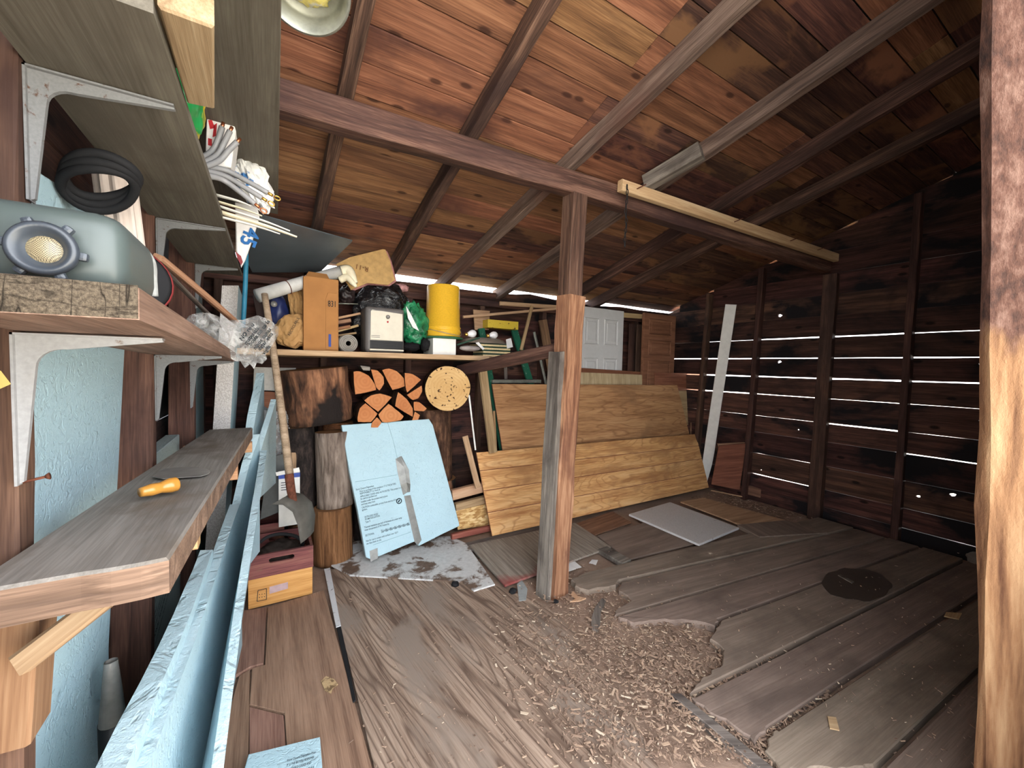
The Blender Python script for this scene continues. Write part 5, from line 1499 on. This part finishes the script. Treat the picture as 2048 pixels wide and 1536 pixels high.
tag(board('leaning_board', tb_ + V(0, .03, .0), tt, .10, .018, (.5, -.8, 0), M['white']), 'long white trim board leaning on the right wall', 'board')
lean('red_offcut', [(1440, 892), (1491, 886), (1481, 981), (1422, 968)], [2.28, 2.16, 2.16, 2.34], .012, M['red_wood'], 'square red-brown board leaning in the right rear corner', 'board')
lean('wood_offcut', [(1436, 888), (1492, 884), (1490, 895), (1440, 900)], [2.31, 2.19, 2.19, 2.31], .012, M['pine_tan'], 'tan edge of a board just behind the square red-brown one', 'board')
o = board('wood_offcut', gz(1494, 985, .05) + V(0, 0, .03), gz(1566, 1000, .05) + V(0, 0, .01), .09, .03, (0, 0, 1), M['brown_wood']); tag(o, 'short dark board lying at the foot of the right wall', 'board')
o = board('thin_stick', gz(1422, 981, .01), gz(1488, 994, .01), .012, .012, (0, 0, 1), M['pine_tan']); tag(o, 'thin tan stick on the ground in front of the square red-brown board', 'stick')
# boards under the left end of the siding
for (pl, pr_, w, yy, m, lb) in (((903, 990), (1010, 962), .075, 2.70, 'pine', 'upper pale stud offcut left of the grooved siding'), ((910, 1014), (1010, 988), .055, 2.69, 'pine_tan', 'tan stud offcut below the upper pale one')):
    tag(board('stud_offcut', gy(*pl, yy), gy(*pr_, yy), w, .04, (0, 0, 1), M[m]), lb, 'timber')
osb = NT('oriented_strand_board')
vr = osb.n('TexVoronoi'); vr.inputs['Scale'].default_value = 1.0
osb.l(osb.coords((28, 90, 40), False), vr.inputs['Vector'])
lean('osb_offcut', [(911, 1022), (1010, 1000), (1015, 1045), (916, 1060)], [2.67] * 4, .012, osb.done(osb.ramp(vr.outputs['Color'], [(.2, lin((168, 124, 72))), (.6, lin((212, 174, 116))), (.9, lin((232, 204, 152)))]), .7), 'strand board offcut left of the grooved siding', 'board')
tag(board('wood_strip', gz(905, 1081, .02) + V(0, .02, .02), gz(1040, 1050, .02) + V(0, .02, .02), .04, .03, (0, 0, 1), M['red_wood']), 'reddish wood strip lying at the foot of the strand board', 'wood strip')
# ladder
lad = thing('step_ladder', gy(1040, 800, 2.85), 'green fibreglass step ladder leaning behind the plywood', 'ladder')
grn_ = painted('chalky_green_fibreglass', (28, 92, 70), (130, 150, 138), .62, .68, 24, .6)
def to_floor(a, b, z=0.0):
    return a + (b - a) * ((z - a.z) / (b.z - a.z))
lt, lb_ = gy(972, 712, 2.97), gy(1004, 892, 2.91)
board('rail', to_floor(lt, lb_, .0), lt.lerp(lb_, -.3), .055, .03, (1, 0, 0), grn_, lad)
rt_, rb_ = gy(1027, 656, 3.01), gy(1060, 764, 2.96)
board('rail', to_floor(rt_, rb_, .0), rt_, .06, .03, (1, 0, 0), grn_, lad)
at_, ab_ = gy(1068, 664, 3.03), gy(1091, 764, 3.0)
board('rear_rail', to_floor(at_, ab_, .0), at_, .022, .02, (1, 0, 0), M['zinc'], lad)
for z_ in (1.12, .82, .52, .22):
    u = lambda a, b: a + (b - a) * ((z_ - a.z) / (b.z - a.z))
    A_, B_ = u(lt, lb_), u(at_, ab_)
    C_ = u(rt_, rb_)
    board('step', A_, C_ + (C_ - A_) * .25, .03, .07, (0, 0, 1), M['zinc'], lad)
tag(fbox('yellow_case', 975, 1036, 641, 2.94, .1, painted('worn_yellow_card', (206, 178, 60), (60, 52, 40), .62, .66, 22, .6, (1, 1, 2)), None, gy(1000, 657, 2.94).z)[0], 'long worn yellow box on top of the step ladder', 'box')
# sticks and planks against the back wall
ST = [((926, 634), (1128, 616), 3.0, 3.0, .022, .02, 'pine_tan', 'long thin tan stick lying level behind the yellow bucket'), ((1000, 607), (1128, 615), 3.02, 3.02, .035, .02, 'pine_tan', 'tan batten nailed level under the eaves left of the post'),
      ((1064, 612), (1042, 700), 2.99, 2.95, .028, .02, 'pine_tan', 'short tan stick slanting across the level stick'), ((1246, 630), (1292, 634), 3.02, 3.02, .05, .03, 'pine', 'pale stud end between the white and brown doors'),
      ((965, 738), (986, 905), 2.74, 2.70, .065, .03, 'pine_tan', 'tan plank leaning left of the ladder'), ((988, 822), (992, 905), 2.80, 2.76, .018, .012, 'pine_orange', 'orange stick between the tan plank and ladder'),
      ((930, 872), (956, 975), 2.66, 2.60, .042, .02, 'pine_tan', 'tan lath leaning left of the grooved siding'), ((1085, 640), (1108, 765), 3.03, 2.98, .09, .02, 'brown_wood', 'wide brown board leaning behind the post'),
      ((1010, 690), (1012, 770), 3.03, 3.02, .03, .012, 'grey_wood', 'grey slat with nail holes seen through the ladder'), ((938, 790), (951, 900), 2.68, 2.64, .012, .006, 'white', 'thin white metal strip right of the log pile')]
for a, b, ya, yb2, w, t, m, lb in ST:
    tag(board('leaning_board' if abs(a[1] - b[1]) > 60 else 'batten', gy(*a, ya), gy(*b, yb2), w, t, (1, 0, .1) if abs(a[1] - b[1]) > 60 else (0, 0, 1), M[m]), lb, 'board')
lean('wood_offcut', [(947, 619), (980, 622), (978, 660), (950, 660)], [3.03] * 4, .012, M['pine_tan'], 'pale board end behind the upturned tray', 'board')
# white six-panel door
def panel_door(label, tl, tr, y, z0, mat, rows, cols, name='door_slab'):
    A, B = gy(*tl, y), gy(*tr, y)
    W, top = B.x - A.x, (A.z + B.z) / 2
    d = thing(name, V(A.x + W / 2, y, z0), label, 'door')
    box('leaf', (A.x, y, z0), (B.x, y + .034, top), mat, None, d, .002)
    H = top - z0
    for (v0, v1) in rows:
        for (u0, u1) in cols:
            x0, x1, za, zb = A.x + W * u0, A.x + W * u1, top - H * v1, top - H * v0
            bm = bmesh.new()
            def rect(i, yy): return [bm.verts.new((x, yy, z)) for x, z in ((x0 + i, za + i), (x1 - i, za + i), (x1 - i, zb - i), (x0 + i, zb - i))]
            L_ = [rect(0, y - .0005), rect(.006, y - .007), rect(.014, y - .001), rect(.03, y - .001), rect(.042, y - .006)]
            for p, q in zip(L_, L_[1:]):
                for k in range(4): bm.faces.new((p[k], p[(k + 1) % 4], q[(k + 1) % 4], q[k]))
            bm.faces.new(L_[-1])
            from_bm('panel', bm, mat, None, d)
    return d
wd = plain('white_door_paint', (200, 200, 200), .45, .4, .03)
panel_door('white six-panel door standing behind the plywood, right of the post', (1157, 612), (1248, 622), 2.96, .0, wd, ((.055, .195), (.265, .61), (.68, .95)), ((.13, .44), (.56, .87)))
bd = wood('brown_door_wood', (112, 66, 44), (138, 86, 58), (154, 100, 70), lines=.15, var=0)
panel_door('brown panelled wooden door at the right end of the stack', (1290, 624), (1352, 634), 2.90, .0, bd, ((.03, .12), (.15, .24), (.27, .62)), ((.14, .86),))
for k, (px, lb) in enumerate(((1262, 'dark upright board just right of the white door'), (1277, 'dark upright board left of the brown door'))):
    tag(board('upright_board', V(gy(px, 700, 3.0).x, 3.0, 0), V(gy(px, 700, 3.0).x, 3.0, 1.72), .08, .015, (1, 0, 0), M['stud']), lb, 'board')

# ------------------------------------------------------------------ pale batten with nails on the beam, and a chain
bt_ = thing('nailed_batten', gy(1455, 440, 1.60), 'pale new batten with nails fixed along the front of the roof beam', 'batten')
pA, pB = gy(1240, 371, 1.645), gy(1672, 516, 1.475)
board('batten', pA, pB, .062, .04, (0, .0, 1), M['pine'], bt_)
dB = (pB - pA)
for u in (.045, .42, .70, .86):
    c = pA + dB * u
    tube('nail', [c + V(0, -.018, .0), c + V(.03, -.06, .018)], .003, M['rust'], bt_, 6, n=1)
ch = thing('chain', pA + V(.03, -.02, -.1), 'thin dark chain hanging from the left end of the pale batten', 'chain')
c0 = pA + dB * .012 + V(0, -.024, -.01)
for k in range(13):
    p = c0 + V(.004 * math.sin(k), 0, -.026 * k)
    R0 = rot('Z', 90 * (k % 2) + 20)
    pts = [p + (R0 @ V(.006 * math.cos(t), 0, .015 * math.sin(t))) for t in [2 * math.pi * j / 12 for j in range(12)]]
    tube('link', pts, .0022, M['black_matt'], ch, 5, True, n=1)

# ------------------------------------------------------------------ jumble on the highest left shelf
ZU = 1.712
gbag = painted('green_yellow_bag', (30, 122, 62), (206, 180, 50), .62, .66, 5, .3)
tag(blob('seed_bag', gz(392, 256, ZU) * 1 + V(-.02, 0, .06), (.035, .1, .075), gbag, None, 4, .2, 2.5, 71, -.85), 'green and yellow plastic bag on the highest left shelf', 'bag')
tag(blob('white_sack', V(-.185, 1.2, ZU + .05), (.045, .09, .06), M['white'], None, 4, .2, 2.5, 72, -.85), 'white plastic sack behind the green bag on the highest shelf', 'bag')
ctn = thing('product_box', V(-.12, 1.55, ZU), 'white box with red print on the highest left shelf', 'box')
p0, p1 = gy(412, 236, 1.50), gy(470, 330, 1.50)
slab('front', [gy(414, 224, 1.5), gy(466, 240, 1.5), gy(472, 262, 1.5), gy(462, 335, 1.5), gy(410, 330, 1.5)], .11, M['paper'], ctn, bev=.002)
for q in ([(416, 240), (424, 240), (430, 256), (420, 258)], [(428, 250), (434, 246), (432, 272), (425, 274)], [(416, 276), (424, 278), (424, 292), (416, 290)], [(430, 290), (452, 284), (450, 292), (430, 298)]):
    slab('print', [gy(x, y, 1.4985) for x, y in q], .0006, M['red_ink'] if q[0][0] < 430 else M['ink'], ctn, bev=0)
slab('top_flap', [gy(414, 224, 1.5), gy(432, 212, 1.6), gy(456, 222, 1.6), gy(466, 240, 1.5)], .003, M['card'], ctn, bev=0)
wbg = painted('white_blue_bag', (224, 224, 222), (70, 128, 190), .58, .60, 7, .35)
tag(blob('printed_bag', gy(500, 352, 1.78), (.055, .06, .12), wbg, None, 4, .28, 3.2, 81, None, False, rot('Y', -24), .1), 'crumpled white and blue printed bag at the end of the highest shelf', 'bag')
sk = thing('paper_sack', gy(492, 490, 2.0), 'white sack end with big blue 45 hanging below the highest shelf', 'bag')
slab('sack', [gy(470, 404, 1.97), gy(514, 410, 1.97), gy(519, 432, 1.97), gy(508, 470, 1.97), (gy(490, 520, 1.97)), gy(482, 534, 1.97), gy(472, 500, 1.97)], .02, M['paper'], sk, bev=.004)
tdir = (gy(502, 448, 1.965) - gy(482, 500, 1.965)).normalized()
nrm = V(0, -1, 0); ydr = nrm.cross(tdir).normalized()
oo = gy(492, 452, 1.966)
text('print', '45', Matrix(((-tdir.x, -ydr.x, nrm.x, oo.x), (-tdir.y, -ydr.y, nrm.y, oo.y), (-tdir.z, -ydr.z, nrm.z, oo.z), (0, 0, 0, 1))) , .075, M['blue_ink'], sk, bold=.002)
slab('print', [gy(470, 502, 1.9685), gy(482, 512, 1.9685), gy(486, 524, 1.9685), gy(482, 531, 1.9685), gy(474, 515, 1.9685)], .0006, plain('maroon_print', (140, 60, 66), .7), sk, bev=0)
tag(slab('brown_block', [gy(522, 338, 2.1), gy(556, 352, 2.1), gy(552, 396, 2.1), gy(520, 412, 2.1)], .05, M['red_wood']), 'reddish wooden block end behind the printed bag', 'block')
tag(blob('paper_curl', gy(525, 316, 1.95), (.03, .01, .02), M['paper'], None, 3, .4, 3, 91), 'torn white paper curl above the printed bag', 'paper')
def cable(label, pts, ys, lug, r=.0075, bore='copper'):
    c = thing('battery_cable', gy(*pts[0], ys[0]), label, 'cable', 'grey cables on the highest shelf')
    P = [gy(x, y, yy) for (x, y), yy in zip(pts, ys)]
    tube('sheath', P, r, M['cable'], c, 10)
    d = (P[-1] - P[-2]).normalized()
    e = P[-1]
    tube('bare_end', [e - d * .004, e + d * .014], r * .62, M[bore], c, 8, n=1)
    if lug:
        s_ = d.cross(V(0, -1, .3)).normalized()
        cc = e + d * .026
        tube('lug', [cc + d * (.0085 * math.cos(t)) + s_ * (.0065 * math.sin(t)) for t in [2 * math.pi * k / 16 for k in range(16)]], .0022, M[bore], c, 6, True, n=1)
    return c
cable('upper grey cable curving up to a bare end, left of three', [(372, 318), (400, 316), (424, 302), (436, 280), (444, 254)], [1.36, 1.42, 1.46, 1.46, 1.46], False)
cable('upper grey cable curving up to a bare end, middle of three', [(374, 326), (408, 324), (436, 308), (448, 286), (460, 262)], [1.36, 1.42, 1.45, 1.45, 1.45], False)
cable('upper grey cable curving up to a bare end, right of three', [(378, 336), (412, 332), (440, 320), (456, 302), (474, 284)], [1.36, 1.41, 1.44, 1.44, 1.44], False)
cable('lower grey cable with a brass ring end, topmost of three', [(408, 334), (450, 340), (490, 360), (536, 386)], [1.42, 1.46, 1.46, 1.46], True, bore='brass')
cable('lower grey cable with a brass ring end, middle of three', [(410, 342), (450, 352), (488, 374), (524, 396)], [1.40, 1.44, 1.44, 1.44], True, bore='brass')
cable('lower grey cable with a copper ring end, lowest of three', [(412, 350), (446, 360), (480, 384), (510, 408)], [1.38, 1.42, 1.42, 1.42], True)
tag(tube('grey_wire', [gy(408, 337, 1.5), gy(450, 346, 1.5), gy(476, 354, 1.5), gy(494, 362, 1.5)], .006, M['cable'], None, 8), 'short dark grey cord end between the cables', 'cord')
for k, (a, b, yy, w) in enumerate((((432, 390), (502, 412), 1.62, .014), ((430, 402), (524, 432), 1.6, .013), ((436, 412), (580, 462), 1.58, .014), ((440, 424), (594, 474), 1.56, .02), ((442, 434), (560, 468), 1.57, .012))):
    A, B = gy(*a, yy), gy(*b, yy)
    w_o = tag(tube('vinyl_strip', [A, A.lerp(B, .6) + V(0, 0, .003), B], [w * .7, w * .55, w * .3], cre if k % 2 else M['white'], None, 10, n=5, flat=.45), ['shortest white slat, topmost of the bundle', 'second white slat from the top of the bundle', 'long thin white slat in the middle of the bundle', 'broad white slat with a hole, longest of the bundle', 'lowest cream slat of the bundle'][k] + ' sticking out of the highest shelf', 'slat', 'white slats on the highest shelf')
# bits on the left studs
sc = thing('screw', gx(42, 962, XL + .002), 'long rusty screw sticking out of the nearest stud', 'screw')
tube('shank', [gx(38, 966, XL), gx(38, 966, XL) + V(.028, .0, .006)], .0022, M['rust'], sc, 6, n=1)
tube('head', [gx(38, 966, XL) + V(.027, 0, .0058), gx(38, 966, XL) + V(.031, 0, .0066)], [.003, .0055], M['rust'], sc, 10, n=1)
tag(slab('paper_note', [gx(-14, 735, XL + .004), gx(2, 742, XL + .004), gx(22, 768, XL + .004), gx(-14, 784, XL + .004)], .0008, plain('yellow_paper', (222, 190, 112), .8), bev=0), 'torn yellow paper on the nearest stud at the left edge', 'paper')
cn = thing('metal_cone', V(-.29, 1.42, 0), 'shiny tapered metal pipe standing at the foot of the second stud', 'pipe')
A, B = gx(222, 1322, -.31), gx(226, 1440, -.31)
lathe('shell', [(.012, 0), (.024, (A - B).length), (.022, (A - B).length), (.010, 0)], M['steel'], Matrix.Translation(A) @ rot('X', 180), cn, 20)
lathe('foot', [(.024, 0), (.026, B.z), (.0, B.z)], M['black'], Matrix.Translation((A.x, B.y, 0)), cn, 20)
